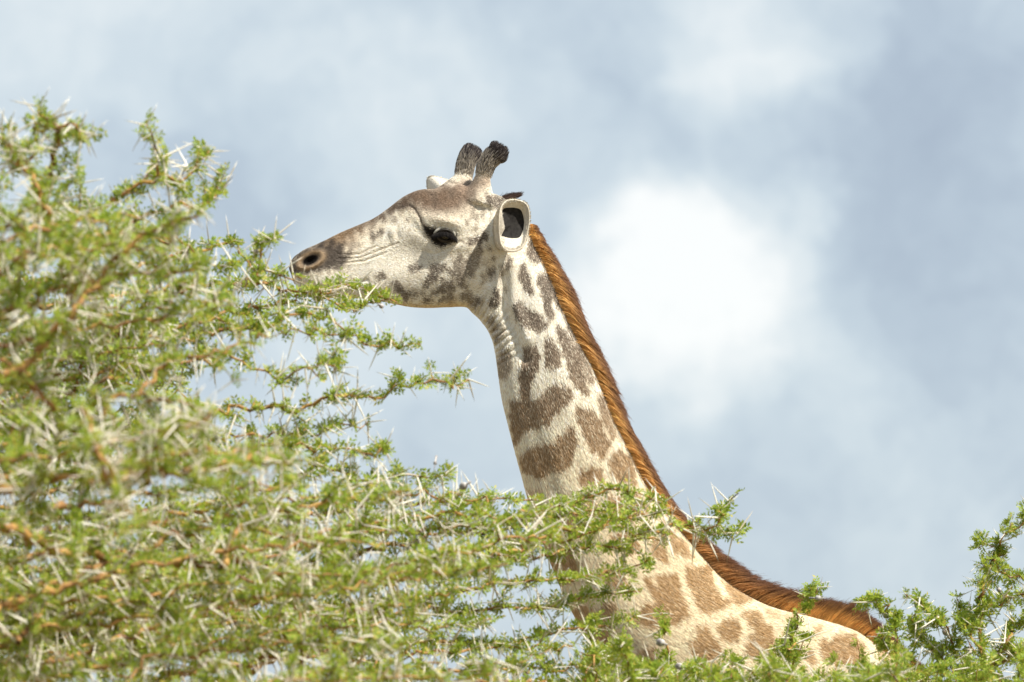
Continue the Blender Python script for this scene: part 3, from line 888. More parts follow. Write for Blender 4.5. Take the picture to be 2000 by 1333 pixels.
# ------------------------------------------------------------------ ears
def ear(rim, base, pocket, ptn, mid_out, nh=5000):
    """rim, base, pocket: closed loops of world points with equal counts"""
    k = 48
    def rs(L):
        A = catmull(np.vstack([L, L[:1]]), 8)[:-1]
        c0 = A.mean(0); an = np.arctan2(A[:, 0] - c0[0], A[:, 2] - c0[2]); od = np.argsort(an); A = A[od]; an = an[od]
        q = np.linspace(-math.pi, math.pi, k, endpoint=False)
        return np.stack([np.interp(q, an, A[:, c], period=2 * math.pi) for c in range(3)], -1)
        s = np.r_[0, np.cumsum(np.linalg.norm(np.diff(np.vstack([A, A[:1]]), axis=0), axis=1))]
        A = np.vstack([A, A[:1]])
        q = np.linspace(0, s[-1], k, endpoint=False)
        return np.stack([np.interp(q, s, A[:, c]) for c in range(3)], -1)
    Rm, Bs, Pk = rs(rim), rs(base), rs(pocket)
    cR = Rm.mean(0)
    rings = [Bs]
    for f in (.25, .5, .75, .92):
        b = Bs + (Rm - Bs) * np.array([f ** .9, f, f ** .9])
        b = b + mid_out * math.sin(f * math.pi) + (b - b.mean(0)) * (.05 * math.sin(f * math.pi))
        rings.append(b)
    rings.append(Rm + (cR - Rm) * -.012)
    inn = Rm + (cR - Rm) * .06 + ptn * .002
    rings += [Rm + (cR - Rm) * .02 - ptn * .003, inn, inn + (Pk - inn) * .5 + ptn * .004, inn + (Pk - inn) * .93 + ptn * .004]
    nO = len(rings)
    pc = Pk.mean(0) + ptn * .010
    rings += [Pk + ptn * .005, Pk + (pc - Pk) * .5 + ptn * .006]
    V = np.vstack(rings + [pc[None]])
    F = []
    mi = []
    for a in range(len(rings) - 1):
        for j in range(k):
            F.append((a * k + j, a * k + (j + 1) % k, (a + 1) * k + (j + 1) % k, (a + 1) * k + j)); mi.append(1 if a >= nO - 1 else 0)
    a = len(rings) - 1
    me = bpy.data.meshes.new('ear')
    tris = [(a * k + j, a * k + (j + 1) % k, len(V) - 1) for j in range(k)]
    me.from_pydata([tuple(p) for p in V], [], F + tris)
    me.materials.append(M_EAROUT); me.materials.append(M_EARIN)
    me.polygons.foreach_set('material_index', np.array(mi + [1] * k, np.int32))
    o = link('ear', me, None, giraffe)
    # fringe of pale hair along the rim and over the pocket edge
    n = 2600 if nh > 2000 else 500
    q = rng.integers(0, k, n); f = rng.random(n); nx = (q + 1) % k
    r0 = (Rm[q] + (Rm[nx] - Rm[q]) * f[:, None]); i0 = (Pk[q] + (Pk[nx] - Pk[q]) * f[:, None])
    g = rng.random(n)
    r1 = r0 + (i0 - r0) * (g * .9 * (1 - .72 * (ptn[1] > 0) * (np.cos(q / k * 6.283 - 1.3) < .55)))[:, None] - ptn * .001
    dirv = unit(i0 - r0) * .0016 - ptn * .0008 + rng.normal(0, .0012, (n, 3))
    P = np.stack([r1, r1 + dirv * .6, r1 + dirv * 1.1 * rng.uniform(.6, 1.5, (n, 1))], 1)
    c = np.tile([.66, .62, .55], (n, 3, 1)) * rng.uniform(.75, 1.15, (n, 1, 1))
    hair('ear_hair', P, np.tile(np.array([.0005, .0004, .00013]), (n, 1)), c, M_FUR, o)
    n = nh
    q = rng.integers(0, k, n); f = rng.random(n); nx = (q + 1) % k; a_ = rng.integers(0, 5, n); g = rng.random(n)
    RG = np.stack(rings[:6])
    e0 = RG[a_, q] * (1 - f[:, None]) + RG[a_, nx] * f[:, None]; e1 = RG[a_ + 1, q] * (1 - f[:, None]) + RG[a_ + 1, nx] * f[:, None]
    r1 = e0 + (e1 - e0) * g[:, None]
    dv = unit(e1 - e0); nn = unit(r1 - (Bs.mean(0) + (cR - Bs.mean(0)) * ((a_ + g) / 5)[:, None]))
    ln = rng.uniform(.003, .007, n)[:, None]
    P = np.stack([r1, r1 + dv * ln * .5 + nn * ln * .25, r1 + dv * ln + nn * ln * .3], 1)
    c = np.tile([.62, .57, .48], (n, 3, 1)) * np.clip(rng.normal(1, .2, (n, 1, 1)), .4, 1.35)
    hair('ear_hair', P, np.tile(np.array([.00055, .0005, .00015]), (n, 1)), c, M_FUR, o)
    return o


rim = [(1003, 389.5), (1022, 394), (1032, 405), (1034.5, 428), (1031, 452), (1026, 472), (1017, 486.5), (1002, 491.5), (987, 489), (978, 477), (975, 458), (974, 435), (977, 408), (987, 393)]
rimy = [-.125, -.115, -.108, -.104, -.106, -.112, -.12, -.13, -.14, -.145, -.148, -.148, -.145, -.135]
pock = [(1003, 409), (1013, 412), (1017, 418), (1020, 430), (1020, 441), (1018, 450), (1013, 460), (1003, 461.5), (990, 460), (979, 457), (987, 449), (987, 437), (984, 424), (985, 411)]
basep = [(974, 424), (982, 427), (987, 435), (989, 448), (987, 460), (983, 472), (977, 482), (969, 486), (961, 482), (956, 473), (954, 458), (955, 443), (959, 431), (966, 425)]
rimy = [y - .04 for y in rimy]
rimw = [at(a, b, y) for (a, b), y in zip(rim, rimy)]
pokw = [at(a, b, y + .012) for (a, b), y in zip(pock, rimy)]
basw = [at(a + 6, b, -.05) for (a, b) in basep]
ear(np.array(rimw), np.array(basw), np.array(pokw) + (np.array(pokw) - np.mean(pokw, 0)) * np.array([.14, 0, .10]), np.array([0, 1.0, 0]), np.array([-.002, -.008, 0]))
rim = [(856, 345.5), (846, 343), (838, 344), (833.5, 350), (833, 360), (835, 372), (842, 386), (856, 398), (874, 400), (892, 396), (900, 384), (898, 370), (886, 358), (871, 350)]
basep = [(884, 380), (879, 382), (876, 385), (874, 389), (874, 394), (876, 399), (880, 403), (886, 405), (892, 404), (897, 401), (900, 396), (900, 390), (897, 384), (891, 381)]
pock = [(862, 358), (855, 357), (849, 358), (845, 362), (845, 368), (847, 375), (853, 382), (861, 387), (872, 389), (881, 387), (885, 381), (884, 374), (878, 367), (870, 361)]
ear(np.array([at(a, b, .165 - .0006 * (a - 833)) for a, b in rim]), np.array([at(a, b, .06) for a, b in basep]), np.array([at(a, b, .185) for a, b in pock]),
    np.array([0, 1.0, 0]), np.array([.006, -.004, -.004]), 500)

# ------------------------------------------------------------------ eyes
def eye(loc, n_, up):
    bm = bmesh.new(); bmesh.ops.create_uvsphere(bm, u_segments=28, v_segments=18, radius=.0235)
    m = bpy.data.meshes.new('eye'); bm.to_mesh(m); bm.free()
    o = link('eye', m, M_EYE, giraffe)
    c = loc - n_ * .0075
    o.location = c
    x = unit(np.cross(up, n_)); yv = np.cross(n_, x)
    def arc(t0, t1, tilt, r, k=14):
        L = []
        for i in range(k):
            a = t0 + (t1 - t0) * i / (k - 1)
            e = R(tilt) * math.sin(math.pi * i / (k - 1))
            dvec = x * math.cos(a) * 1.12 + n_ * math.sin(a) * math.cos(e) + yv * math.sin(a) * math.sin(e)
            L.append(c + dvec * r)
        return np.array(L)
    for tilt, r, mat, rd in ((40, .0262, M_LIDD, .0046), (64, .0300, M_LID, .0060), (-36, .0255, M_LIDD, .0040), (-46, .0245, M_LIDD, .0045)):
        A = arc(R(8), R(172), tilt, r)
        bm = bmesh.new(); tube3(A, [rd * (.4 + .6 * math.sin(math.pi * i / 13)) for i in range(14)], 2, bm, 8)
        bmesh.ops.recalc_face_normals(bm, faces=bm.faces)
        m = bpy.data.meshes.new('eyelid'); bm.to_mesh(m); bm.free()
        link('eyelid', m, mat, giraffe)
    n = 420
    i = rng.random(n)
    A = arc(R(8), R(172), 22, .0275, 30)
    r0 = np.stack([np.interp(i, np.linspace(0, 1, 30), A[:, k]) for k in range(3)], -1)
    dn = unit(n_ * .9 - yv * .35 + x * (.6 * (.5 - i))[:, None] + rng.normal(0, .15, (n, 3)))
    P = np.stack([r0, r0 + dn * .010, r0 + dn * .021 - yv * .006], 1)
    hair('eyelashes', P, np.tile(np.array([.0006, .0005, .0002]), (n, 1)), np.tile(np.array([.012, .01, .01]), (n, 3, 1)), M_FUR, giraffe)


l, n_ = hit(868, 461)
n_ = unit(np.array(n_) * .3 + LH * .95 + np.array([0, 0, -.02]))
upe = np.array([.18, 0, 1.0])
eye(l, n_, upe)
l2 = l - 2 * ((l - np.array([XH, 0, 0])) @ LH) * LH
eye(l2, n_ - 2 * (n_ @ LH) * LH, upe)

# ------------------------------------------------------------------ thorn trees
def leaf_template(r, nl, npair, ll, lw):
    V = []; F = []
    for i in range(nl):
        az = 2 * math.pi * (i + r.uniform(-.3, .3)) / nl
        el = r.uniform(.15, 1.1)
        d = np.array([math.cos(az) * math.cos(el), math.sin(az) * math.cos(el), math.sin(el)])
        side = unit(np.cross(d, np.array([0, 0, 1.0]) + r.normal(0, .3, 3)))
        up = np.cross(side, d)
        L = r.uniform(.7, 1.25)
        for j in range(npair):
            f = (.25 + .75 * j / max(npair - 1, 1)) * L * .024
            c = d * f - np.array([0, 0, .25 * f * f / .024])
            for sg in (-1, 1):
                e = unit(side * sg * (1 if j < npair - 1 else .5) + d * .55 + up * r.uniform(-.15, .45))
                w = unit(np.cross(e, up + r.normal(0, .25, 3))) * lw * .5
                b = len(V)
                a = ll * r.uniform(.8, 1.2)
                V += [c, c + e * a * .5 + w, c + e * a, c + e * a * .5 - w]
                F.append((b, b + 1, b + 2, b + 3))
    return np.array(V), np.array(F)


def thorn_template():
    V = []; F = []
    for z, r, bx in ((0, .0025, 0), (.35, .0021, .012), (.7, .0014, .02)):
        for k in range(4):
            a = k * math.pi / 2
            V.append((math.cos(a) * r + bx * .082, math.sin(a) * r, z * .082))
    V.append((.0026, 0, .082))
    for l in (0, 4):
        for k in range(4):
            F.append((l + k, l + (k + 1) % 4, l + 4 + (k + 1) % 4)); F.append((l + k, l + 4 + (k + 1) % 4, l + 4 + k))
    for k in range(4):
        F.append((8 + k, 8 + (k + 1) % 4, 12))
    return np.array(V), np.array(F)


lr = np.random.default_rng(3)
LT_NEAR = [leaf_template(lr, 6, 5, .0105, .0044) for _ in range(5)]
LT_FAR = [leaf_template(lr, 5, 3, .0145, .0068) for _ in range(5)]
TT = thorn_template()


def frames(D, r):
    D = unit(D)
    a = unit(np.cross(D, unit(r.normal(0, 1, D.shape))))
    b = np.cross(D, a)
    return np.stack([a, b, D], -1)          # columns


class Tree:
    def __init__(self, name, label, group, seed, templ, leaf_scale=1.0, thorn_p=.5, dn=.6, ds=1.0, reps=1):
        self.reps = reps; self.dn = dn; self.ds = ds
        self.r = np.random.default_rng(seed)
        self.root = thing(name, label, 'tree' if 'tree' in name else 'shrub', group)
        self.templ = templ; self.ls = leaf_scale; self.tp = thorn_p
        self.tw_v = []; self.tw_f = []; self.tw_n = 0
        self.leaf = []; self.thorn = []

    def path(self, px, y0, y1, wig=.018):
        px = np.array(px, float)
        n = len(px)
        s = np.r_[0, np.cumsum(np.hypot(*np.diff(px, axis=0).T))]; s /= s[-1]
        y = y0 + (y1 - y0) * s + self.r.normal(0, .04, n) * (s > 0)
        P = at(px[:, 0], px[:, 1], y * self.ds)
        P[1:-1] += self.r.normal(0, .010, P[1:-1].shape) * (self.ds > 1)
        A = catmull(P, 10)
        L = np.r_[0, np.cumsum(np.linalg.norm(np.diff(A, axis=0), axis=1))]
        k = max(4, int(L[-1] / .022))
        q = np.linspace(0, L[-1], k)
        A = np.stack([np.interp(q, L, A[:, c]) for c in range(3)], -1)
        w = self.r.normal(0, wig * .35, A.shape); w[0] = 0
        w[:, 1] *= 2
        return A + w

    def tube(self, A, r0, r1, sides):
        n = len(A)
        T = unit(np.gradient(A, axis=0))
        ref = np.array([.12, .2, .97]); x = unit(np.cross(T, ref)); y = np.cross(T, x)
        th = np.linspace(0, 2 * np.pi, sides, endpoint=False)
        rd = np.linspace(r0, r1, n) * (1 + .12 * self.r.normal(0, 1, n))
        V = A[:, None] + rd[:, None, None] * (np.cos(th)[None, :, None] * x[:, None] + np.sin(th)[None, :, None] * y[:, None])
        i = np.arange(n - 1)[:, None] * sides; j = np.arange(sides)[None]
        F = np.stack([i + j, i + (j + 1) % sides, i + sides + (j + 1) % sides, i + sides + j], -1).reshape(-1, 4)
        return V.reshape(-1, 3), F

    def dress(self, A, dens=1.0):
        """leaf tufts and thorn pairs at the nodes of a shoot"""
        r = self.r
        n = len(A)
        T = unit(np.gradient(A, axis=0))
        k = np.where(r.random(n) < dens)[0]
        if len(k) == 0:
            return
        up = unit(r.normal(0, 1, (len(k), 3)) * np.array([1, 1, .8]) + np.array([0, 0, .55]))
        up = unit(up - (up * T[k]).sum(1, keepdims=True) * T[k] * .8)
        self.leaf.append(np.column_stack([A[k] + r.normal(0, .002, (len(k), 3)), up, r.uniform(.65, 1.3, len(k)) * self.ls]))
        k = np.where(r.random(n) < self.tp)[0]
        if len(k) == 0:
            return
        s = unit(np.cross(T[k], r.normal(0, 1, (len(k), 3))))
        o = unit(np.cross(s, T[k]))
        ln = r.uniform(.25, 1.1, len(k))
        for sg in (-1, 1):
            d = unit(s * sg + o * .75 + T[k] * .1 + r.normal(0, .12, (len(k), 3)))
            self.thorn.append(np.column_stack([A[k], d, ln * r.uniform(.75, 1.15, len(k))]))

    def twig(self, p, d, L, r0, depth=0):
        r = self.r
        n = max(3, int(L / .018))
        d = unit(d)
        A = [p]
        bend = r.normal(0, .05, 3) + np.array([0, 0, .02])
        for i in range(n):
            d = unit(d + bend * .35 + r.normal(0, .16, 3))
            A.append(A[-1] + d * (L / n))
        A = np.array(A)
        V, F = self.tube(A, r0, r0 * .45, 4)
        self.tw_v.append(V); self.tw_f.append(F + self.tw_n); self.tw_n += len(V)
        self.dress(A[1:], self.dn)
        if depth < 1 and L > .10:
            for _ in range(r.integers(1, 3)):
                i = r.integers(1, len(A) - 1)
                t = unit(A[i + 1] - A[i - 1])
                s = unit(np.cross(t, r.normal(0, 1, 3)))
                self.twig(A[i], t + s * r.uniform(.6, 1.2), L * r.uniform(.3, .6), r0 * .7, depth + 1)

    def limb(self, px, y0, y1, r0, r1, spacing=.06, tl=(.06, .2), start=.15, dress_from=.0, flat=.5, bias=(0, 0, .15), tip_short=True):
        A = self.path(px, y0, y1)
        sides = 8 if r0 > .008 else 6
        V, F = self.tube(A, r0, r1, sides)
        link('branch', mesh_np('branch', V, F), M_BARK, self.root)
        n = len(A)
        for _ in range(self.reps):
            self.dress(A[int(dress_from * n):], .9)
        L = .022 * n
        s = start * L
        r = self.r
        while s < L - .03:
            i = min(int(s / .022), n - 2)
            t = unit(A[min(i + 1, n - 1)] - A[max(i - 1, 0)])
            q = r.normal(0, 1, 3) * np.array([1, 1.2, flat]) + np.array(bias)
            q = unit(q - (q @ t) * t * .9)
            l = r.uniform(*tl) * ((1 - .65 * s / L) if tip_short else 1)
            self.twig(A[i], t * r.uniform(.5, 1.1) + q, l, .0022)
            s += spacing * r.uniform(.5, 1.5)

    def finish(self, trunk_px=None, trunk_y=-3.0, trunk_r=.09, hub=None):
        root = self.root
        if self.tw_v:
            o = link('twig_mass', mesh_np('twig_mass', np.vstack(self.tw_v), np.vstack(self.tw_f)), M_TWIG, root); o['kind'] = 'stuff'
        def scatter(rows, templs, name, mat):
            A = np.vstack(rows)
            n = len(A)
            Fm = frames(A[:, 3:6], self.r)
            u, v = proj(A[:, :3])
            inside = (u > 0) & (u < 2000) & (v > 0) & (v < 1333)
            size = A[:, 6] / np.linalg.norm(A[:, :3] - CAM, axis=1) * inside + self.r.random(n) * 1e-5
            big = np.zeros(n, bool); big[np.argsort(-size)[:300]] = True
            which = self.r.integers(0, len(templs), n)
            VV, FF, c = [], [], 0
            datas = [mesh_np(name, *T) for T in templs]
            for dt in datas:
                dt.materials.append(mat)
            for i in np.where(big)[0]:
                o = bpy.data.objects.new(name, datas[which[i]]); COL.objects.link(o)
                o.parent = root
                M = np.eye(4); M[:3, :3] = Fm[i] * A[i, 6]; M[:3, 3] = A[i, :3]
                o.matrix_local = Matrix(M.tolist())
            for k, (V, F) in enumerate(templs):
                idx = np.where((which == k) & ~big)[0]
                if len(idx) == 0:
                    continue
                P = np.einsum('nij,vj->nvi', Fm[idx] * A[idx, 6][:, None, None], V) + A[idx, None, :3]
                VV.append(P.reshape(-1, 3))
                FF.append((F[None] + (np.arange(len(idx)) * len(V))[:, None, None] + c).reshape(-1, F.shape[1])); c += len(idx) * len(V)
            if VV:
                o = link(name + '_mass', mesh_np(name + '_mass', np.vstack(VV), np.vstack(FF)), mat, root, smooth=False); o['kind'] = 'stuff'
            return n
        a = scatter(self.leaf, self.templ, 'leaf_cluster', M_LEAF)
        b = scatter(self.thorn, [TT], 'thorn', M_THORN)
        print('TREE', root.name, 'leaf', a, 'thorn', b)

    def trunk(self, pts, rads):
        bm = bmesh.new(); tube3(pts, rads, 5, bm, 14)
        bmesh.ops.recalc_face_normals(bm, faces=bm.faces)
        m = bpy.data.meshes.new('trunk'); bm.to_mesh(m); bm.free()
        link('trunk', m, M_BARK, self.root)

    def gall(self, u, v, y, s=1.0):
        p = at(u, v, y)
        bm = bmesh.new(); bmesh.ops.create_icosphere(bm, subdivisions=2, radius=.0135 * s)
        for vt in bm.verts:
            vt.co.z *= 1.25; vt.co *= 1 + random.uniform(-.08, .08)
        bmesh.ops.create_cone(bm, segments=5, radius1=.0035, radius2=.0004, depth=.05, cap_ends=True)
        m = bpy.data.meshes.new('gall'); bm.to_mesh(m); bm.free()
        o = link('gall', m, M_GALL, self.root)
        o.location = p; o.rotation_euler = (random.uniform(0, 3), random.uniform(0, 3), random.uniform(0, 3))


# --- the large tree at the left
T1 = Tree('acacia_tree', 'large blurred thorn tree with orange branches and white thorns filling the left side', 'acacia trees and shrubs around the giraffe', 21, LT_FAR, .82, .74, .66, 1.1)
HUB = (-330, 1560)


def back(px, y0):
    """lead a limb back towards the trunk"""
    u0, v0 = px[0]
    pre = []
    if u0 > -60:
        n = max(1, int((u0 + 60) / 230))
        for i in range(n, 0, -1):
            pre.append((u0 - (u0 + 90) * i / n, v0 + 45 * i + random.uniform(-12, 12)))
    a = pre[0] if pre else px[0]
    pre = [HUB, (HUB[0] * .5 + a[0] * .5, HUB[1] * .35 + a[1] * .65)] + pre
    return pre + list(px)


def limb1(px, y0, y1, r1=.003, r0=None, lead=True, **kw):
    pp = back(px, y0) if lead else px
    L = sum(math.hypot(b[0] - a[0], b[1] - a[1]) for a, b in zip(pp[:-1], pp[1:]))
    T1.limb(pp, (-3.2 if y0 > -4.5 else y0) if lead else y0, y1, r0 or (.005 + L * 5.0e-6), r1, **kw)


VIS = [
    ([(40, 960), (110, 938), (215, 935), (260, 900), (330, 850), (420, 815)], -4.9, -4.6, dict(r0=.020, r1=.004)),
    ([(215, 935), (200, 890), (185, 850), (160, 800)], -4.85, -4.9, dict(lead=False, r0=.011, r1=.004)),
    ([(215, 935), (300, 925), (380, 928), (470, 905), (560, 900)], -4.85, -4.2, dict(lead=False, r0=.009, r1=.003)),
    ([(40, 730), (100, 650), (150, 590), (240, 505), (330, 455), (400, 420)], -4.6, -4.3, dict(r0=.020, r1=.003)),
    ([(170, 560), (159, 500), (130, 450), (103, 414), (110, 352), (100, 266), (83, 232), (75, 205)], -3.4, -3.6, dict(lead=False, r0=.012, r1=.003)),
    ([(150, 590), (110, 460), (70, 370), (50, 320), (35, 285), (10, 262)], -3.6, -3.9, dict(lead=False, r0=.010, r1=.003)),
    ([(-60, 300), (0, 283), (40, 300), (90, 250), (140, 235), (165, 270)], -3.7, -3.6, dict(r1=.003, r0=.012)),
    ([(120, 430), (200, 400), (300, 352), (360, 322), (415, 298)], -3.2, -2.9, dict(lead=False, r0=.008, r1=.002)),
    ([(310, 345), (305, 300), (298, 262), (280, 240)], -3.1, -3.1, dict(lead=False, r0=.004, r1=.0015, tl=(.02, .05))),
    ([(100, 470), (220, 440), (330, 410), (400, 385), (440, 370)], -3.1, -2.8, dict(lead=False, r0=.007, r1=.002)),
    ([(60, 560), (200, 500), (300, 470), (350, 478), (400, 490), (450, 520)], -2.9, -2.6, dict(r1=.002)),
    ([(0, 703), (45, 735), (85, 772), (105, 815)], -4.3, -4.2, dict(lead=False, r0=.009, r1=.005, spacing=.2)),
    ([(0, 1030), (70, 1063), (130, 1077), (250, 1084), (350, 1096), (440, 1102), (560, 1120), (640, 1118), (702, 1112), (787, 1104), (855, 1090), (923, 1072), (1008, 1058), (1090, 1044)], -4.8, -2.6, dict(r0=.014, r1=.003)),
    ([(600, 1070), (651, 1036), (736, 1026), (821, 1019), (906, 1006), (997, 1007), (1060, 1000)], -3.0, -2.4, dict(r1=.0025)),
    ([(600, 1130), (702, 1124), (787, 1111), (855, 1097), (923, 1077), (1008, 1063), (1076, 1046), (1180, 1030), (1260, 1036), (1330, 1032), (1390, 1042), (1448, 1034)], -3.0, -1.7, dict(r1=.002, tl=(.04, .13))),
    ([(1385, 1038), (1402, 1010), (1408, 985), (1436, 968)], -1.75, -1.75, dict(lead=False, r0=.003, r1=.0015, tl=(.015, .035))),
    ([(889, 1121), (974, 1097), (1035, 1074), (1120, 1058), (1210, 1020), (1290, 1000)], -2.6, -1.9, dict(r1=.002, tl=(.04, .13))),
    ([(804, 1172), (940, 1145), (1025, 1138), (1110, 1125), (1200, 1104), (1262, 1092)], -2.6, -1.9, dict(r1=.002, tl=(.03, .10))),
    ([(780, 1200), (889, 1196), (1042, 1182), (1144, 1169), (1245, 1150)], -2.6, -1.9, dict(r1=.002, tl=(.03, .09))),
    ([(860, 1246), (940, 1240), (1025, 1240), (1093, 1230), (1200, 1223), (1240, 1205)], -2.4, -1.8, dict(r1=.0018, tl=(.02, .05), spacing=.09)),
    ([(1010, 1300), (1028, 1288), (1076, 1267)], -2.4, -2.2, dict(lead=False, r0=.002, r1=.001, spacing=.5)),
    ([(500, 640), (580, 610), (656, 627), (710, 657), (764, 675), (822, 669)], -2.8, -2.3, dict(r1=.0016, tl=(.03, .08))),
    ([(420, 690), (500, 741), (560, 723), (620, 714), (668, 711)], -2.9, -2.5, dict(r1=.0016, tl=(.03, .08))),
    ([(350, 830), (500, 800), (580, 795), (644, 783), (710, 777), (770, 759), (830, 753), (905, 742)], -2.9, -2.2, dict(r1=.002, tl=(.03, .10))),
    ([(480, 850), (580, 842), (650, 837), (722, 825)], -2.7, -2.3, dict(r1=.0016, tl=(.03, .08))),
    ([(480, 870), (590, 866), (650, 876), (725, 867), (749, 864)], -2.8, -2.4, dict(r1=.0016, tl=(.02, .06))),
    ([(430, 612), (520, 592), (580, 580), (630, 578), (696, 583), (740, 587), (778, 586)], -2.4, -1.7, dict(r1=.002, tl=(.02, .06))),
    ([(420, 565), (500, 556), (560, 556), (620, 566), (690, 574), (750, 584)], -2.4, -1.75, dict(r1=.002, tl=(.02, .05))),
    ([(500, 555), (503, 520), (500, 490), (515, 475), (536, 463)], -2.4, -2.4, dict(lead=False, r0=.003, r1=.0015, tl=(.015, .03))),
    ([(420, 500), (480, 520), (530, 535), (590, 540)], -2.5, -2.1, dict(r1=.0018, tl=(.03, .07))),
    ([(400, 640), (500, 645), (600, 640), (690, 655)], -2.7, -2.4, dict(r1=.0018, tl=(.03, .08))),
    ([(500, 960), (590, 930), (650, 925), (720, 945), (800, 940), (880, 925)], -2.7, -2.3, dict(r1=.002, tl=(.03, .09))),
    ([(600, 990), (700, 970), (800, 968), (900, 960), (960, 985)], -2.7, -2.2, dict(r1=.002, tl=(.03, .09))),
    ([(950, 1020), (1060, 995), (1140, 975), (1220, 965), (1300, 975)], -2.3, -1.8, dict(r1=.002, tl=(.03, .10))),
    ([(500, 1330), (760, 1290), (960, 1272), (1120, 1262)], -2.8, -2.0, dict(r1=.002, tl=(.04, .12))),
    ([(600, 1385), (850, 1322), (1050, 1302), (1210, 1290)], -2.8, -1.9, dict(r1=.002, tl=(.04, .13))),
    ([(700, 1410), (950, 1350), (1150, 1322), (1310, 1325)], -2.7, -1.8, dict(r1=.002, tl=(.04, .13))),
    ([(640, 1270), (760, 1232), (880, 1222), (960, 1215)], -2.9, -2.4, dict(r1=.002, tl=(.04, .11))),
    ([(900, 1040), (1010, 1030), (1100, 1012), (1190, 1000), (1260, 985)], -2.4, -1.8, dict(r1=.002, tl=(.05, .14))),
    ([(960, 1080), (1080, 1075), (1180, 1062), (1290, 1050)], -2.4, -1.8, dict(r1=.002, tl=(.04, .12))),
    ([(700, 1000), (820, 985), (930, 985), (1040, 980)], -2.6, -2.1, dict(r1=.002, tl=(.04, .11))),
]
for px, y0, y1, kw in VIS:
    limb1(px, y0, y1, **kw)
# inner limbs that fill the crown
EV = [200, 260, 300, 350, 450, 500, 560, 600, 700, 740, 800, 880, 930, 960, 1000, 1100, 1150, 1200, 1260, 1333, 1450]
EU = [70, 120, 230, 300, 300, 390, 480, 480, 390, 430, 460, 430, 560, 800, 1000, 1050, 950, 860, 930, 1120, 1180]
fr = np.random.default_rng(77)
for i in range(42):
    ve = 400 + 1030 * ((i + fr.random()) / 42)
    ue = np.interp(ve, EV, EU) * fr.uniform(.72, 1.0)
    us = fr.uniform(-140, min(60, ue - 120))
    vs = ve + (ue - us) * fr.uniform(.10, .32)
    mid = (us * .5 + ue * .5, vs * .5 + ve * .5 - fr.uniform(5, 40))
    yy = fr.uniform(-4.7, -2.4)
    T1.limb([(us - 160, vs + 90), (us, vs), mid, (ue, ve)], yy - .2, yy + .3, fr.uniform(.005, .011), .002, spacing=.075, tl=(.06, .20), start=.1)
for i in range(30):
    ve = fr.uniform(470, 1380)
    us = fr.uniform(-80, np.interp(ve, EV, EU) * .75); ang = R(fr.uniform(-25, 95)); L = fr.uniform(90, 240)
    vs = ve + L * math.sin(ang); ue = us + L * math.cos(ang)
    yy = fr.uniform(-4.4, -2.3)
    T1.limb([(us - 50, vs + 70), (us, vs), (us * .5 + ue * .5 + fr.uniform(-15, 15), vs * .5 + ve * .5), (ue, ve)], yy - .1, yy + .1, fr.uniform(.004, .009), .002, spacing=.07, tl=(.04, .14), start=.2)
tb = at(-330, 1500, -3.52)
T1.trunk([(tb[0] - .25, -3.52, -.05), (tb[0] - .2, -3.52, .35), (tb[0] - .1, -3.52, 1.0), (tb[0] - .02, -3.52, 1.6), tuple(at(-330, 1560, -3.52)), tuple(at(-240, 1250, -3.63)), tuple(at(-160, 900, -3.74)), tuple(at(-110, 620, -3.85))],
         [.15, .12, .10, .09, .075, .05, .03, .012])
for (u_, v_, y_, s_) in ((500, 492, -2.4, .5), (536, 463, -2.4, .45), (905, 950, -2.3, .7), (745, 598, -1.75, .5), (850, 905, -2.3, .35)):
    T1.gall(u_, v_, y_ * 1.1, s_)
T1.finish()

# --- low shrub under the giraffe's shoulder
T2 = Tree('acacia_shrub', 'low leafy thorn shrub with thin upright shoots below the shoulder of the giraffe', 'acacia trees and shrubs around the giraffe', 31, LT_NEAR, .98, .40, .75, 1.0, 1)
T2.limb([(1560, 1480), (1552, 1380), (1548, 1333), (1545, 1280), (1550, 1240), (1560, 1204), (1570, 1186), (1590, 1166), (1600, 1138)], -1.25, -1.2, .005, .0016, tl=(.02, .06), spacing=.045, start=.35)
T2.limb([(1547, 1290), (1528, 1268), (1510, 1255)], -1.22, -1.2, .0025, .0014, tl=(.02, .04), spacing=.03)
T2.limb([(1548, 1278), (1570, 1262), (1575, 1248)], -1.22, -1.2, .0025, .0014, tl=(.02, .04), spacing=.03)
T2.limb([(1330, 1460), (1312, 1333), (1305, 1262), (1297, 1200)], -1.5, -1.5, .005, .0016, tl=(.02, .05), spacing=.06, start=.4)
T2.limb([(1210, 1480), (1180, 1380), (1155, 1290), (1160, 1200)], -1.7, -1.75, .005, .0016, tl=(.03, .07), spacing=.06, start=.3)
T2.limb([(1680, 1480), (1690, 1380), (1680, 1300), (1674, 1262)], -1.2, -1.2, .004, .001, tl=(.015, .03), spacing=.08, start=.3)
sr = np.random.default_rng(91)
for i in range(76):
    u0 = 1130 + 640 * (i + sr.random()) / 76
    vt = 1316 + sr.uniform(-26, 40) + 10 * math.sin(u0 * .02)
    if u0 < 1240: vt -= 40
    yy = sr.uniform(-3.0, -1.5)
    T2.limb([(u0 + sr.uniform(-40, 40), 1480), (u0 + sr.uniform(-20, 20), 1400), (u0, vt + 40), (u0 + sr.uniform(-25, 25), vt)], yy, yy + .05, .004, .0014, tl=(.03, .09), spacing=.045, start=.25)
tb = at(1480, 1500, -1.4)
T2.trunk([(tb[0], -1.5, -.05), (tb[0] + .02, -1.5, .5), (tb[0] - .03, -1.5, 1.2), (tb[0], -1.5, 1.8), tuple(at(1480, 1470, -1.5))], [.07, .055, .045, .035, .012])
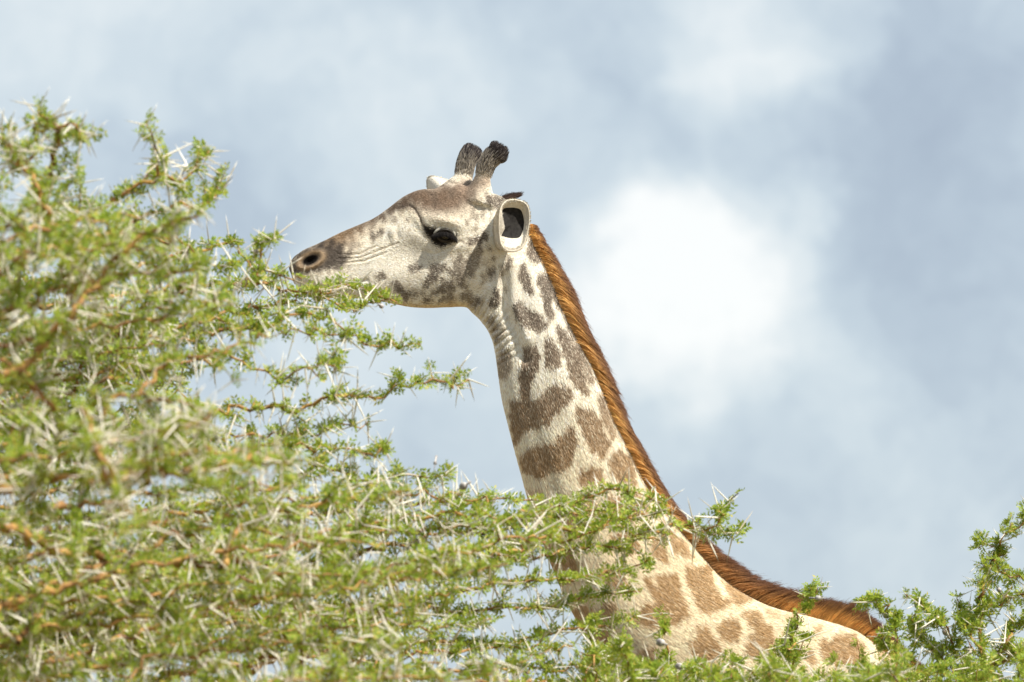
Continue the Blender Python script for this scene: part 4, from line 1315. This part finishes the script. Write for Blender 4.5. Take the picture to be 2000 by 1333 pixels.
for a in (1130, 1250, 1380, 1560, 1690, 1780):
    T2.limb([(1480, 1640), (1480 + (a - 1480) * .5, 1540), (a, 1465)], -1.5, -1.5, .018, .006, spacing=.08, start=.4)
for (u_, v_, s_) in ((1290, 1255, 1.0), (1326, 1302, .9), (1262, 1322, .9), (1598, 1168, .7), (1556, 1288, .5)):
    T2.gall(u_, v_, -1.9 if u_ < 1400 else -1.2, s_ * .8)
T2.finish()

# --- shrub at the right edge
T3 = Tree('acacia_shrub', 'sharp green thorn shrub with curved yellow stems in the lower right corner', 'acacia trees and shrubs around the giraffe', 41, LT_NEAR, .98, .30, .75, 1.0, 1)
RS = [([(1935, 1460), (1914, 1333), (1917, 1268), (1913, 1198), (1922, 1142), (1939, 1094), (1950, 1066), (1967, 1047), (1990, 1030), (2025, 1000)], .008, .002, (.03, .08)),
      ([(1925, 1400), (1931, 1310), (1962, 1262), (1981, 1228), (2000, 1206), (2045, 1180)], .010, .004, (.03, .08)),
      ([(1918, 1230), (1920, 1206), (1948, 1181), (1976, 1167), (2000, 1163), (2040, 1150)], .006, .002, (.03, .07)),
      ([(1925, 1350), (1934, 1307), (1976, 1284), (2000, 1268), (2060, 1230)], .009, .004, (.03, .07)),
      ([(1850, 1440), (1841, 1324), (1843, 1293), (1822, 1270), (1802, 1254), (1785, 1225), (1790, 1190)], .005, .0016, (.02, .06)),
      ([(1930, 1400), (1903, 1333), (1880, 1301), (1861, 1262), (1850, 1228), (1833, 1214), (1802, 1181), (1769, 1165)], .006, .0016, (.02, .055)),
      ([(1820, 1460), (1774, 1329), (1755, 1290), (1755, 1240), (1743, 1203), (1718, 1184), (1676, 1174)], .006, .0016, (.02, .05)),
      ([(1755, 1275), (1730, 1262), (1712, 1240)], .003, .0015, (.02, .04)),
      ([(1939, 1094), (1964, 1117), (1987, 1128), (2020, 1145)], .004, .002, (.02, .06)),
      ([(1950, 1066), (1930, 1062), (1912, 1072)], .003, .0014, (.02, .05)),
      ([(1917, 1268), (1895, 1230), (1878, 1200), (1872, 1172)], .004, .0014, (.02, .05)),
      ([(1931, 1310), (1900, 1270), (1880, 1240)], .004, .0014, (.03, .06))]
for px, r0, r1, tl in RS:
    T3.limb(px, -1.3 + random.uniform(-.15, .15), -1.25, r0 * .9, r1 * .9, tl=(tl[0], tl[1] * .9), spacing=.040, start=.2)
for i in range(26):
    u0 = 1700 + 330 * (i + sr.random()) / 26
    vt = np.interp(u0, [1700, 1780, 1850, 1950, 2020], [1320, 1305, 1290, 1280, 1240]) + sr.uniform(-10, 60)
    yy = sr.uniform(-2.0, -1.1)
    T3.limb([(u0 + sr.uniform(-40, 40), 1480), (u0 + sr.uniform(-20, 20), 1400), (u0, vt + 40), (u0 + sr.uniform(-25, 25), vt)], yy, yy + .05, .004, .0014, tl=(.03, .08), spacing=.05, start=.25)
tb = at(1960, 1500, -1.4)
T3.trunk([(tb[0], -1.4, -.05), (tb[0] - .02, -1.4, .5), (tb[0] + .03, -1.4, 1.2), (tb[0], -1.4, 1.8), tuple(at(1935, 1450, -1.4))], [.07, .055, .045, .035, .014])
for a in (1720, 1820, 1850, 1940, 2040):
    T3.limb([(1950, 1640), (1950 + (a - 1950) * .5, 1540), (a, 1455)], -1.4, -1.4, .018, .006, spacing=.08, start=.4)
for (u_, v_, s_) in ((1731, 1203, 1.0), (1816, 1213, 1.0), (1847, 1235, 1.1), (1951, 1152, .8), (1968, 1276, .8), (1893, 1275, 1.0)):
    T3.gall(u_, v_, -1.28, s_ * .62)
T3.finish()
